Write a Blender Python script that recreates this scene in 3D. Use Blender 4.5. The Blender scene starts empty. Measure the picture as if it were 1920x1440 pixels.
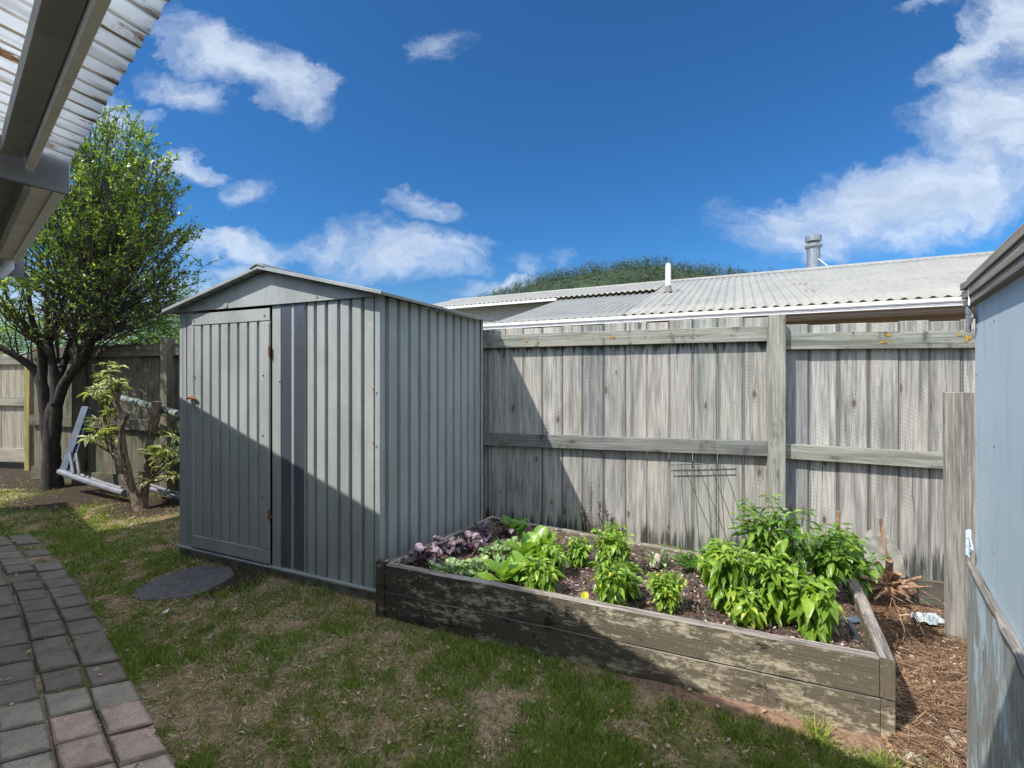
import bpy, math, random
import numpy as np
from mathutils import Vector, Matrix, noise as MN

random.seed(7)
rng = np.random.default_rng(11)
scene = bpy.context.scene
COL = scene.collection
R = math.radians
F, U0, V0, H = 847.0, 960.0, 702.0, 1.4      # lens of the photograph in pixels, eye height in metres

def at(u, v, d):
    """point seen at (u,v) of the photograph, at depth d metres"""
    return Vector(((u - U0) / F * d, d, H + (V0 - v) / F * d))

def on(u, v, z=0.0):
    """point of the level z seen at (u,v)"""
    return at(u, v, (H - z) * F / (v - V0))

# ------------------------------------------------------------------ objects
def tag(o, label=None, cat=None, group=None, kind=None):
    if label: o['label'] = label
    if cat: o['category'] = cat
    if group: o['group'] = group
    if kind: o['kind'] = kind
    return o

def thing(name, label, cat, loc=(0, 0, 0), group=None):
    o = bpy.data.objects.new(name, None)
    o.empty_display_size = .1
    o.location = loc
    COL.objects.link(o)
    return tag(o, label, cat, group)

def link(name, me, mats, parent=None, smooth=False, bevel=0):
    if not isinstance(mats, (list, tuple)): mats = [mats]
    for m in mats: me.materials.append(m)
    o = bpy.data.objects.new(name, me)
    COL.objects.link(o)
    if smooth:
        me.polygons.foreach_set('use_smooth', [True] * len(me.polygons))
    if parent is not None:
        o.parent = parent
        o.matrix_parent_inverse = Matrix.Translation(parent.location).inverted()
    if bevel:
        b = o.modifiers.new('bevel', 'BEVEL'); b.width = bevel; b.segments = 2; b.limit_method = 'ANGLE'; b.angle_limit = R(40)
    return o

class MB:
    def __init__(s):
        s.v = []; s.f = []; s.uv = []; s.r = []; s.m = []
    def face(s, idx, uvs, r=(0, 0), m=0):
        s.f.append(idx); s.uv.extend(uvs); s.r.extend([r] * len(idx)); s.m.append(m)
    def box(s, c, size, ax=(1, 0, 0), ay=(0, 1, 0), az=(0, 0, 1), jit=0.0, r=None, m=0, taper=None):
        ax, ay, az = Vector(ax).normalized(), Vector(ay).normalized(), Vector(az).normalized()
        c = Vector(c); hx, hy, hz = [q / 2 for q in size]
        if r is None: r = (random.random(), random.random())
        b = len(s.v); loc = []
        for k in range(8):
            q = [hx if k & 1 else -hx, hy if k & 2 else -hy, hz if k & 4 else -hz]
            loc.append(q)
            q2 = [a + random.uniform(-jit, jit) for a in q]
            if taper and k & 4: q2[0] *= taper; q2[1] *= taper
            s.v.append(c + ax * q2[0] + ay * q2[1] + az * q2[2])
        L = max(range(3), key=lambda i: size[i])
        ou, ov = r[0] * 17, r[1] * 13
        for n, quad in ((0, (0, 4, 6, 2)), (0, (1, 3, 7, 5)), (1, (0, 1, 5, 4)), (1, (2, 6, 7, 3)), (2, (0, 2, 3, 1)), (2, (4, 5, 7, 6))):
            o = [i for i in range(3) if i != n]
            vi = L if n != L else o[1]
            ui = [i for i in o if i != vi][0]
            s.face([b + i for i in quad], [(loc[i][ui] + ou, loc[i][vi] + ov) for i in quad], r, m)
    def tube(s, pts, rad, seg=8, r=None, m=0, cap=True, jit=0):
        pts = [Vector(p) for p in pts]
        if not isinstance(rad, (list, tuple)): rad = [rad] * len(pts)
        if r is None: r = (random.random(), random.random())
        b = len(s.v); n = len(pts); prev = None; L = 0; Ls = []
        for i, p in enumerate(pts):
            t = (pts[min(i + 1, n - 1)] - pts[max(i - 1, 0)]).normalized()
            if prev is None:
                a = t.orthogonal().normalized()
            else:
                a = (prev - t * prev.dot(t))
                a = a.normalized() if a.length > 1e-6 else t.orthogonal().normalized()
            prev = a; c = t.cross(a)
            if i: L += (p - pts[i - 1]).length
            Ls.append(L)
            for k in range(seg):
                w = 2 * math.pi * k / seg
                rr = rad[i] * (1 + random.uniform(-jit, jit))
                s.v.append(p + (a * math.cos(w) + c * math.sin(w)) * rr)
        for i in range(n - 1):
            for k in range(seg):
                k2 = (k + 1) % seg
                q = [b + i * seg + k, b + i * seg + k2, b + (i + 1) * seg + k2, b + (i + 1) * seg + k]
                cu = 6.28 * max(rad[i], .002) / seg
                s.face(q, [(k * cu + r[0] * 7, Ls[i]), ((k + 1) * cu + r[0] * 7, Ls[i]), ((k + 1) * cu + r[0] * 7, Ls[i + 1]), (k * cu + r[0] * 7, Ls[i + 1])], r, m)
        if cap:
            for i0, rev in ((0, True), ((n - 1) * seg, False)):
                q = [b + i0 + k for k in range(seg)]
                if rev: q = q[::-1]
                s.face(q, [(.01 * math.cos(6.28 * k / seg), .01 * math.sin(6.28 * k / seg)) for k in range(seg)], r, m)
    def poly(s, pts, r=(0, 0), m=0, uvs=None):
        b = len(s.v); s.v.extend(Vector(p) for p in pts)
        s.face(list(range(b, b + len(pts))), uvs or [(p[0], p[1]) for p in pts], r, m)
    def prism(s, pts, d, r=(0, 0), m=0):
        """closed solid: polygon pts pushed along vector d"""
        pts = [Vector(p) for p in pts]; d = Vector(d); n = len(pts); b = len(s.v)
        nrm = (pts[1] - pts[0]).cross(pts[2] - pts[1])
        if nrm.dot(d) > 0: pts = pts[::-1]
        s.v.extend(pts); s.v.extend(p + d for p in pts)
        e = (pts[1] - pts[0]).normalized(); g = e.cross(d.normalized())
        if g.length < .1: g = Vector((0, 0, 1))
        uv = [((p - pts[0]).dot(e) + r[0] * 9, (p - pts[0]).dot(g) + r[1] * 9) for p in pts]
        s.face(list(range(b, b + n)), uv, r, m)
        s.face(list(range(b + 2 * n - 1, b + n - 1, -1)), uv[::-1], r, m)
        T = d.length
        for i in range(n):
            j = (i + 1) % n; l = (pts[j] - pts[i]).length
            s.face([b + j, b + i, b + n + i, b + n + j], [(0, l), (0, 0), (T, 0), (T, l)], r, m)
    def sweep(s, prof, a, b2, X, Y, r=(0, 0), m=0, closed=False, caps=False):
        """profile of (x,y) in axes X,Y carried from a to b2"""
        a, b2, X, Y = Vector(a), Vector(b2), Vector(X), Vector(Y)
        b = len(s.v); n = len(prof); L = (b2 - a).length; cum = [0]
        for i in range(1, n): cum.append(cum[-1] + math.dist(prof[i], prof[i - 1]))
        for o in (a, b2):
            for p in prof: s.v.append(o + X * p[0] + Y * p[1])
        for i in range(n if closed else n - 1):
            j = (i + 1) % n
            cj = cum[j] if j else cum[i] + .01
            s.face([b + i, b + j, b + n + j, b + n + i], [(cum[i] + r[0] * 5, r[1] * 5), (cj + r[0] * 5, r[1] * 5), (cj + r[0] * 5, L + r[1] * 5), (cum[i] + r[0] * 5, L + r[1] * 5)], r, m)
        if caps:
            s.face([b + i for i in range(n)][::-1], [(p[0], p[1]) for p in prof][::-1], r, m)
            s.face([b + n + i for i in range(n)], [(p[0], p[1]) for p in prof], r, m)
    def build(s, name, mats, parent=None, smooth=False, bevel=0):
        me = bpy.data.meshes.new(name)
        me.from_pydata([tuple(p) for p in s.v], [], s.f)
        a = me.uv_layers.new(name='UVMap'); a.data.foreach_set('uv', np.array(s.uv, dtype=np.float32).ravel())
        c = me.uv_layers.new(name='R'); c.data.foreach_set('uv', np.array(s.r, dtype=np.float32).ravel())
        me.polygons.foreach_set('material_index', s.m)
        me.update()
        return link(name, me, mats, parent, smooth, bevel)

def np_mesh(name, V, Fq, UV, RR):
    """V (n,3), Fq (k,c) faces of c corners, UV (k*c,2), RR (k*c,2)"""
    me = bpy.data.meshes.new(name)
    k, c = Fq.shape
    me.vertices.add(len(V)); me.vertices.foreach_set('co', V.astype(np.float32).ravel())
    me.loops.add(k * c); me.loops.foreach_set('vertex_index', Fq.astype(np.int32).ravel())
    me.polygons.add(k); me.polygons.foreach_set('loop_start', np.arange(0, k * c, c, dtype=np.int32))
    me.polygons.foreach_set('loop_total', np.full(k, c, dtype=np.int32))
    me.update(calc_edges=True)
    a = me.uv_layers.new(name='UVMap'); a.data.foreach_set('uv', UV.astype(np.float32).ravel())
    b = me.uv_layers.new(name='R'); b.data.foreach_set('uv', RR.astype(np.float32).ravel())
    me.validate()
    return me

def unit(a):
    return a / np.maximum(np.linalg.norm(a, axis=1, keepdims=True), 1e-9)

def scatter(name, T, P, D, N, L, W, r, mat, parent=None, smooth=False):
    """one mesh of many leaves/blades: template T=(verts (x across, y along, z up), quads)"""
    tv, tf = np.array(T[0], float), np.array(T[1])
    P, D, N = np.asarray(P, float), unit(np.asarray(D, float)), np.asarray(N, float)
    S = unit(np.cross(D, N)); N = np.cross(S, D)
    n, k = len(P), len(tv)
    L = np.broadcast_to(L, n); W = np.broadcast_to(W, n)
    V = (P[:, None] + S[:, None] * (tv[None, :, 0:1] * W[:, None, None]) + D[:, None] * (tv[None, :, 1:2] * L[:, None, None])
         + N[:, None] * (tv[None, :, 2:3] * L[:, None, None])).reshape(-1, 3)
    Fq = (tf[None] + (np.arange(n) * k)[:, None, None]).reshape(-1, tf.shape[1])
    UV = np.tile(tv[tf][:, :, :2].reshape(-1, 2), (n, 1))
    r = np.asarray(r, float)
    if r.ndim == 1: r = np.stack([r, rng.random(n)], 1)
    RR = np.repeat(r, tf.size, axis=0)
    return link(name, np_mesh(name, V, Fq, UV, RR), mat, parent, smooth)

def leaf_t(rows, fold=.25, droop=.3, wave=0):
    """leaf template: rows = list of (y, halfwidth)"""
    v, f = [], []
    for i, (y, w) in enumerate(rows):
        z = -droop * y * y
        wz = wave * math.sin(i * 2.4)
        v += [(-w, y, z + fold * w + wz), (0, y, z), (w, y, z + fold * w - wz)]
    for i in range(len(rows) - 1):
        a = i * 3
        f += [(a, a + 1, a + 4, a + 3), (a + 1, a + 2, a + 5, a + 4)]
    return v, f
T_SMALL = ([(0, 0, 0), (-.5, .45, .08), (0, 1, -.06), (.5, .45, .08)], [(0, 3, 2, 1)])
T_OVATE = leaf_t([(0, .04), (.12, .3), (.32, .5), (.58, .42), (.82, .2), (1, .01)], .35, .42)
T_BROAD = leaf_t([(0, .07), (.15, .1), (.3, .35), (.5, .5), (.75, .46), (.92, .25), (1, .03)], .3, .25)
T_LANCE = leaf_t([(0, .03), (.2, .35), (.5, .5), (.8, .3), (1, .01)], .3, .25)
T_FRILL = leaf_t([(0, .06), (.2, .12), (.32, .42), (.4, .3), (.5, .52), (.6, .38), (.7, .55), (.8, .36), (.88, .42), (1, .08)], .5, .35, .17)
T_BLADE = ([(-.5, 0, 0), (.5, 0, 0), (.4, .5, .05), (-.4, .5, .05), (.06, 1, .3), (-.06, 1, .3)], [(0, 1, 2, 3), (3, 2, 4, 5)])

# ------------------------------------------------------------------ materials
class NT:
    def __init__(s, nt): s.nt = nt
    def n(s, t, **k):
        x = s.nt.nodes.new(t)
        for a, b in k.items(): setattr(x, a, b)
        return x
    def put(s, sock, val):
        if hasattr(val, 'is_output'): s.nt.links.new(val, sock)
        elif val is not None:
            if isinstance(val, (tuple, list)) and len(val) == 3 and sock.type == 'RGBA': val = (*val, 1)
            sock.default_value = val
    def co(s, k='Object'): return s.n('ShaderNodeTexCoord').outputs[k]
    def uv(s, name='UVMap'): return s.n('ShaderNodeUVMap', uv_map=name).outputs[0]
    def sep(s, v):
        x = s.n('ShaderNodeSeparateXYZ'); s.put(x.inputs[0], v); return x.outputs
    def comb(s, a=0., b=0., c=0.):
        x = s.n('ShaderNodeCombineXYZ')
        for i, q in enumerate((a, b, c)): s.put(x.inputs[i], q)
        return x.outputs[0]
    def map(s, v, scale=(1, 1, 1), loc=(0, 0, 0), rot=(0, 0, 0), t='POINT'):
        x = s.n('ShaderNodeMapping', vector_type=t); s.put(x.inputs[0], v)
        x.inputs['Location'].default_value = loc; x.inputs['Rotation'].default_value = rot; x.inputs['Scale'].default_value = scale
        return x.outputs[0]
    def noise(s, v, sc=5., det=4., ro=.55, dist=0., out=0, w=None):
        x = s.n('ShaderNodeTexNoise')
        s.put(x.inputs['Vector'], v); x.inputs['Scale'].default_value = sc; x.inputs['Detail'].default_value = det
        x.inputs['Roughness'].default_value = ro; x.inputs['Distortion'].default_value = dist
        return x.outputs[out]
    def vor(s, v, sc=5., feat='F1', out=0, rand=1., dim='3D'):
        x = s.n('ShaderNodeTexVoronoi', feature=feat, voronoi_dimensions=dim); s.put(x.inputs['Vector'], v); x.inputs['Scale'].default_value = sc
        x.inputs['Randomness'].default_value = rand
        return x.outputs[out]
    def m(s, op, a, b=None, c=None, clamp=False):
        x = s.n('ShaderNodeMath', operation=op, use_clamp=clamp)
        for i, q in enumerate((a, b, c)):
            if q is not None: s.put(x.inputs[i], q)
        return x.outputs[0]
    def vm(s, op, a, b=None):
        x = s.n('ShaderNodeVectorMath', operation=op); s.put(x.inputs[0], a)
        if b is not None: s.put(x.inputs[1], b)
        return x.outputs[0]
    def step(s, f, lo, hi):
        x = s.n('ShaderNodeMapRange', interpolation_type='SMOOTHSTEP')
        s.put(x.inputs[0], f); x.inputs[1].default_value = lo; x.inputs[2].default_value = hi
        return x.outputs[0]
    def ramp(s, f, stops, interp='LINEAR'):
        x = s.n('ShaderNodeValToRGB'); s.put(x.inputs[0], f); e = x.color_ramp.elements; x.color_ramp.interpolation = interp
        while len(e) < len(stops): e.new(.5)
        for q, (p, c) in zip(e, stops):
            q.position = p; q.color = (*c, 1) if len(c) == 3 else c
        return x.outputs[0]
    def mix(s, f, a, b, mode='MIX'):
        x = s.n('ShaderNodeMix', data_type='RGBA', blend_type=mode)
        s.put(x.inputs[0], f); s.put(x.inputs[6], a); s.put(x.inputs[7], b)
        return x.outputs[2]
    def bump(s, h, st=.3, d=.01, prev=None):
        x = s.n('ShaderNodeBump'); s.put(x.inputs['Height'], h); x.inputs['Strength'].default_value = st; x.inputs['Distance'].default_value = d
        if prev is not None: s.put(x.inputs['Normal'], prev)
        return x.outputs[0]

def mat(name):
    m = bpy.data.materials.new(name); m.use_nodes = True
    return m, NT(m.node_tree), m.node_tree.nodes['Principled BSDF'].inputs

def plain(name, col, rough=.6, metal=0., var=.15, sc=12., bump=.15, spec=.4):
    m, n, B = mat(name)
    f = n.noise(n.co(), sc, 5, .6)
    n.put(B['Base Color'], n.mix(n.step(f, .3, .7), tuple(c * (1 - var) for c in col), tuple(min(1, c * (1 + var)) for c in col)))
    B['Roughness'].default_value = rough; B['Metallic'].default_value = metal; B['Specular IOR Level'].default_value = spec
    if bump: n.put(B['Normal'], n.bump(n.noise(n.co(), sc * 6, 3, .6), bump, .003))
    return m

def fence_wood(name, light=(.40, .385, .35), dark=(.2, .19, .17), warm=(.34, .285, .22), mould=.5, green=.2, saw=True, gain=1., drip=None):
    m, n, B = mat(name)
    uv, rr = n.uv(), n.sep(n.uv('R')); x, y, _ = n.sep(uv); P = n.co('Object')
    sx = n.sep(uv)
    grain = n.noise(n.map(uv, (95, 3.2, 1)), 1, 5, .65, .35)
    broad = n.noise(n.map(uv, (16, 1.3, 1)), 1, 4, .55, .6)
    col = n.mix(n.step(grain, .32, .68), dark, light)
    col = n.mix(n.m('MULTIPLY', n.step(broad, .42, .72), .65), col, warm)
    col = n.mix(n.m('MULTIPLY', n.step(broad, .56, .34), .5), col, tuple(c * .55 for c in dark))
    # board to board tone
    col = n.mix(1., col, n.ramp(rr[0], [(0, (.62, .64, .66)), (.25, (1.06, 1.0, .93)), (.5, (.78, .82, .76)), (.75, (1.18, 1.14, 1.08)), (1, (.8, .76, .72))]), 'MULTIPLY')
    h = n.m('MULTIPLY', grain, .6)
    if saw:
        ph = n.m('MULTIPLY', n.m('SUBTRACT', rr[1], .5), .36)
        xc = n.m('SUBTRACT', n.m('MODULO', n.m('ADD', n.m('SUBTRACT', x, n.m('MULTIPLY', rr[0], 17.)), .5), 1.), .5)
        arc = n.m('MULTIPLY', n.m('POWER', n.m('ABSOLUTE', n.m('ADD', xc, ph)), 2.), 1.7)
        wob = n.m('MULTIPLY', n.noise(n.map(uv, (6, 3, 1)), 1, 2), .035)
        s1 = n.m('SINE', n.m('MULTIPLY', n.m('ADD', n.m('ADD', y, arc), wob), 215.))
        amt = n.m('MULTIPLY', n.step(rr[1], .45, .7), n.step(n.noise(n.map(uv, (9, 2, 1), (3, 3, 0)), 1, 2), .38, .6))
        line = n.m('MULTIPLY', n.step(s1, -.5, 1.), amt)
        col = n.mix(n.m('MULTIPLY', line, .2), col, (.10, .095, .09))
        eg = n.m('ADD', n.m('ABSOLUTE', xc), n.m('MULTIPLY', n.m('SUBTRACT', broad, .5), .02))
        col = n.mix(n.m('MULTIPLY', n.step(eg, .074, .088), .72), col, (.05, .048, .043))
    sn = n.noise(n.map(uv, (11, .55, 1), (3, 8, 1)), 1, 7, .72, .35)
    col = n.mix(n.m('MULTIPLY', n.step(sn, .5, .66), .62), col, tuple(q * .42 for q in dark))
    sn2 = n.noise(n.map(uv, (150, 1.6, 1), (8, 3, 1)), 1, 3, .6, .5)
    col = n.mix(n.m('MULTIPLY', n.step(sn2, .62, .7), .7), col, tuple(q * .25 for q in dark))
    # knots
    kv = n.vor(n.map(uv, (4.2, 1.9, 1)), 1, dim='2D')
    col = n.mix(n.m('MULTIPLY', n.step(n.m('ADD', kv, n.m('MULTIPLY', n.m('SUBTRACT', broad, .5), .12)), .08, .035), n.m('MULTIPLY', n.step(n.noise(n.map(uv, (3.1, 1.2, 1), (5, 5, 0)), 1, 2), .5, .56), .8)), col, (.08, .06, .045))
    gate = n.step(n.noise(n.map(uv, (3.1, 1.2, 1), (5, 5, 0)), 1, 2), .5, .56)
    ring = n.m('SINE', n.m('MULTIPLY', n.m('ADD', kv, n.m('MULTIPLY', broad, .06)), 130.))
    col = n.mix(n.m('MULTIPLY', n.step(kv, .26, .08), n.m('MULTIPLY', n.m('MULTIPLY', n.step(ring, .2, .9), .5), gate)), col, (.11, .095, .075))
    # mildew and lichen
    mo = n.noise(n.map(P, (7, 7, 3)), 1, 7, .72)
    col = n.mix(n.m('MULTIPLY', n.step(mo, .66 - .18 * mould, .8 - .15 * mould), .85), col, (.035, .033, .03))
    gr = n.noise(n.map(P, (3.3, 3.3, 2), (5, 1, 2)), 1, 5, .7)
    col = n.mix(n.m('MULTIPLY', n.step(gr, .52, .7), green), col, (.13, .16, .09))
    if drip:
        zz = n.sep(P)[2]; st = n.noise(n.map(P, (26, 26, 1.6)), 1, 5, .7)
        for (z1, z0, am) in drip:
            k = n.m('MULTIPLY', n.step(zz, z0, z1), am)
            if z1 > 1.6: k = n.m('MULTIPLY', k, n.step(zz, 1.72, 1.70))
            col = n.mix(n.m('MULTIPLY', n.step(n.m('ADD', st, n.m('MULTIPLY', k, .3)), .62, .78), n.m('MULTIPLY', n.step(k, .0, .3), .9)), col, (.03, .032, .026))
    if gain != 1: col = n.mix(1., col, (gain,) * 3, 'MULTIPLY')
    n.put(B['Base Color'], col)
    B['Roughness'].default_value = .88; B['Specular IOR Level'].default_value = .25
    n.put(B['Normal'], n.bump(h, .5, .004))
    return m

def leaf_mat(name, stops, rib=None, trans=.35, rough=.42, edge=None):
    m, n, B = mat(name)
    rr = n.sep(n.uv('R')); uv = n.sep(n.uv())
    col = n.ramp(rr[0], stops)
    ax = n.m('ABSOLUTE', uv[0])
    if rib: col = n.mix(n.m('MULTIPLY', n.step(ax, .05, .01), .6), col, rib)
    if edge: col = n.mix(n.step(ax, .18, .36), col, edge)
    v = n.noise(n.co(), 60, 2)
    col = n.mix(.5, col, n.ramp(v, [(.3, (.6, .6, .6)), (.7, (1.3, 1.3, 1.3))]), 'MULTIPLY')
    n.put(B['Base Color'], col); B['Roughness'].default_value = rough; B['Specular IOR Level'].default_value = .45
    t = n.n('ShaderNodeBsdfTranslucent'); n.put(t.inputs[0], n.mix(1., col, (1.5, 1.6, .7), 'MULTIPLY'))
    ms = n.n('ShaderNodeMixShader'); ms.inputs[0].default_value = trans
    bs = n.nt.nodes['Principled BSDF']
    n.nt.links.new(bs.outputs[0], ms.inputs[1]); n.nt.links.new(t.outputs[0], ms.inputs[2])
    n.nt.links.new(ms.outputs[0], n.nt.nodes['Material Output'].inputs[0])
    return m
M = {}
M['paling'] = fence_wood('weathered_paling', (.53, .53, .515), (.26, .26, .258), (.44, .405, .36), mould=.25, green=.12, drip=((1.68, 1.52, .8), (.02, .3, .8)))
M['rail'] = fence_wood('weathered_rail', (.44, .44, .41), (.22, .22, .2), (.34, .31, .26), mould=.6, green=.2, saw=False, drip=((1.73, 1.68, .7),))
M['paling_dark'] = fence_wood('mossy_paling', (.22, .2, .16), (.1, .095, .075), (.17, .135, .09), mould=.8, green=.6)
M['paling_left'] = fence_wood('dry_paling', (.45, .42, .37), (.26, .24, .2), mould=.15, green=.1, saw=False)
M['post_yellow'] = fence_wood('treated_post', (.36, .3, .13), (.24, .2, .09), (.3, .24, .1), mould=.2, green=.5, saw=False)
M['greyboard'] = fence_wood('grey_board', (.42, .40, .375), (.17, .16, .15), (.33, .30, .27), mould=.3, green=0, saw=False)

def sleeper_mat():
    m, n, B = mat('mouldy_sleeper')
    uv = n.uv(); P = n.co('Object'); rr = n.sep(n.uv('R')); X, Y, Z = n.sep(P)
    g = n.noise(n.map(uv, (70, 2.5, 1)), 1, 5, .7, .3)
    base = n.mix(n.step(g, .3, .7), (.28, .24, .17), (.56, .5, .38))
    big = n.noise(n.map(P, (2.2, 2.2, 6)), 1, 8, .72, .2)
    fine = n.noise(n.map(P, (13, 13, 30)), 1, 8, .85, .25)
    k = n.m('ADD', n.m('MULTIPLY', big, .48), n.m('MULTIPLY', fine, .52))
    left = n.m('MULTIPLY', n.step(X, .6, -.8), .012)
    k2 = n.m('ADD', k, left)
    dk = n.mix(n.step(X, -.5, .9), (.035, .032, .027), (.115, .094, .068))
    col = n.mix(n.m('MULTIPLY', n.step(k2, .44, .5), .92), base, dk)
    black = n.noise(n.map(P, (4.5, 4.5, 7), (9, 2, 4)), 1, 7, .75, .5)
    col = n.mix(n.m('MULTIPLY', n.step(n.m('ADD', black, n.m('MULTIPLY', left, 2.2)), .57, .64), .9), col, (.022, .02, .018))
    gn = n.noise(n.map(P, (5, 5, 5), (1, 7, 3)), 1, 4, .7)
    col = n.mix(n.m('MULTIPLY', n.step(gn, .55, .72), .3), col, (.17, .175, .06))
    sp = n.noise(n.map(P, (90, 90, 90)), 1, 3, .6)
    col = n.mix(n.m('MULTIPLY', n.step(sp, .6, .72), .4), col, (.4, .37, .28))
    n.put(B['Base Color'], col); B['Roughness'].default_value = .92; B['Specular IOR Level'].default_value = .2
    n.put(B['Normal'], n.bump(n.m('ADD', g, n.m('MULTIPLY', fine, .8)), .6, .005))
    return m
M['sleeper'] = sleeper_mat()
def sleeper_top():
    m, n, B = mat('worn_sleeper_edge')
    uv = n.uv(); g = n.noise(n.map(uv, (60, 3, 1)), 1, 6, .75, .4)
    P = n.co('Object'); b = n.noise(n.map(P, (9, 9, 9)), 1, 5, .7)
    col = n.ramp(g, [(.3, (.045, .035, .03)), (.46, (.2, .165, .145)), (.66, (.42, .37, .33))])
    col = n.mix(n.m('MULTIPLY', n.step(b, .5, .68), .7), col, (.07, .065, .04))
    n.put(B['Base Color'], col); B['Roughness'].default_value = .9
    n.put(B['Normal'], n.bump(g, .9, .012))
    return m
M['sleeper_top'] = sleeper_top()

def painted(name, col, dirt=(.12, .12, .1), amt=.3, rough=.5, scr=True, k=1.):
    m, n, B = mat(name)
    P = n.co('Object'); uv = n.uv()
    a = n.noise(n.map(P, (3, 3, 1.2)), 1, 6, .65)
    c = n.mix(n.step(a, .35, .65), tuple(q * .88 for q in col), tuple(q * 1.1 for q in col))
    st = n.noise(n.map(P, (40, 40, 1.6)), 1, 5, .7)
    c = n.mix(n.m('MULTIPLY', n.step(st, .5, .78), amt), c, dirt)
    sp = n.vor(n.map(P, (55, 55, 38)), 1); spm = n.noise(n.map(P, (4, 4, 4), (3, 0, 1)), 1, 3)
    c = n.mix(n.m('MULTIPLY', n.m('MULTIPLY', n.step(sp, .16, .08), n.step(spm, .5, .65)), .6), c, (.5, .5, .46))
    if scr:
        w = n.noise(n.map(P, (6, 6, 6)), 1, 2, .5, 0, 1)
        sc = n.vor(n.vm('ADD', n.map(P, (9, 9, 3.4)), w), 1, 'DISTANCE_TO_EDGE')
        c = n.mix(n.m('MULTIPLY', n.step(sc, .012, .002), .3), c, (.5, .5, .46))
    n.put(B['Base Color'], c); B['Roughness'].default_value = rough; B['Specular IOR Level'].default_value = .35 * k
    dn = n.bump(n.noise(n.map(P, (5, 5, 2)), 1, 3, .5), .35, .012)
    n.put(B['Normal'], n.bump(n.noise(n.map(P, (220, 220, 220)), 1, 3, .7), .25, .0015, dn))
    return m
M['shed'] = painted('grey_green_painted_steel', (.32, .34, .33))
M['shed_patch'] = painted('blue_grey_sheet', (.22, .25, .31), amt=.12, rough=.38, scr=False)
M['shed_patch'].node_tree.nodes['Principled BSDF'].inputs['Metallic'].default_value = .8
M['shed_trim'] = painted('pale_steel_trim', (.30, .315, .31), amt=.25, rough=.45, scr=False)
M['soffit'] = plain('grey_soffit_paint', (.36, .35, .33), .75, var=.12, sc=8)
M['beam'] = plain('cream_grey_beam', (.8, .75, .66), .6, var=.1, sc=6)
M['beige'] = plain('gutter_underside', (.74, .69, .6), .6, var=.1, sc=5)
M['white'] = plain('white_paint', (.78, .78, .78), .4, var=.05, sc=5, bump=0)
M['darkgrey'] = plain('dark_grey_board', (.2, .2, .205), .6, var=.1, sc=9)
M['fascia'] = fence_wood('grey_fascia', (.36, .335, .3), (.25, .23, .2), (.32, .27, .22), mould=0, green=0, saw=False)
M['rust'] = plain('rusty_steel', (.22, .07, .025), .8, var=.4, sc=60)
M['galv'] = plain('galvanised_steel', (.3, .32, .34), .42, .6, var=.15, sc=20)
M['wire'] = plain('grey_wire', (.07, .075, .08), .5, .3, var=.1)
M['bluesteel'] = plain('blue_grey_steel', (.085, .11, .15), .55, .1, var=.2)
M['pipe'] = plain('white_grey_pipe', (.17, .18, .195), .5, 0, var=.25, sc=9)
M['dark_pipe'] = plain('dark_stained_pipe', (.14, .17, .15), .7, var=.8, sc=16)
M['concrete'] = plain('rough_concrete', (.2, .19, .165), .95, var=.35, sc=14, bump=.6)
M['slab'] = plain('dark_stepping_slab', (.12, .105, .11), .85, var=.25, sc=18, bump=.5)
M['stone'] = plain('pale_stone', (.4, .34, .27), .9, var=.35, sc=20, bump=.6)
M['black'] = plain('black_plastic', (.03, .035, .04), .35, var=.2)
M['plastic'] = plain('crumpled_plastic', (.33, .37, .38), .35, var=.25, sc=30, bump=.4)
M['chip'] = plain('split_offcut', (.42, .34, .25), .9, var=.35, sc=30, bump=.6)
M['orange'] = plain('orange_scrap', (.7, .1, .02), .5, var=.1)

def bark(name, a, b, sc=1., moss=None):
    m, n, B = mat(name); P = n.co()
    v = n.noise(n.map(P, (30 * sc, 30 * sc, 9 * sc)), 1, 6, .7, .4)
    c = n.mix(n.step(v, .35, .65), a, b)
    if moss:
        q = n.noise(n.map(P, (22, 22, 22)), 1, 5, .7)
        c = n.mix(n.m('MULTIPLY', n.step(q, .6, .7), .6), c, moss)
    n.put(B['Base Color'], c); B['Roughness'].default_value = .9
    n.put(B['Normal'], n.bump(v, .8, .012))
    return m
M['bark'] = bark('dark_tree_bark', (.014, .011, .009), (.045, .038, .032), moss=(.14, .14, .12))
M['twig'] = bark('dark_twigs', (.04, .03, .025), (.12, .095, .08))
M['shrubbark'] = bark('brown_shrub_bark', (.06, .04, .028), (.25, .19, .14), moss=(.35, .33, .28))
M['root'] = bark('reddish_root', (.12, .06, .035), (.42, .26, .16))
M['stem'] = plain('green_stem', (.1, .15, .03), .6, var=.2)
M['purple_stem'] = plain('purple_stem', (.16, .06, .12), .6, var=.2)

M['treeleaf'] = leaf_mat('tree_leaves', [(0, (.035, .065, .018)), (.35, (.1, .165, .035)), (.7, (.23, .32, .06)), (1, (.42, .48, .15))], trans=.42, rough=.3)
M['bushleaf'] = leaf_mat('bright_bush_leaves', [(0, (.05, .1, .02)), (.6, (.14, .22, .045)), (1, (.34, .38, .08))], trans=.4)
M['basil'] = leaf_mat('basil_leaves', [(0, (.09, .18, .02)), (.5, (.2, .33, .035)), (.9, (.32, .46, .06)), (1, (.6, .55, .05))], rib=(.3, .45, .1), trans=.38, rough=.3)
M['basil_dark'] = leaf_mat('deep_green_leaves', [(0, (.05, .12, .018)), (.5, (.13, .24, .03)), (.93, (.22, .35, .045)), (1, (.5, .48, .05))], rib=(.2, .34, .08), trans=.35, rough=.3)
M['yellowleaf'] = leaf_mat('yellow_leaf', [(0, (.6, .55, .03)), (1, (.7, .6, .05))], trans=.4)
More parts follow.
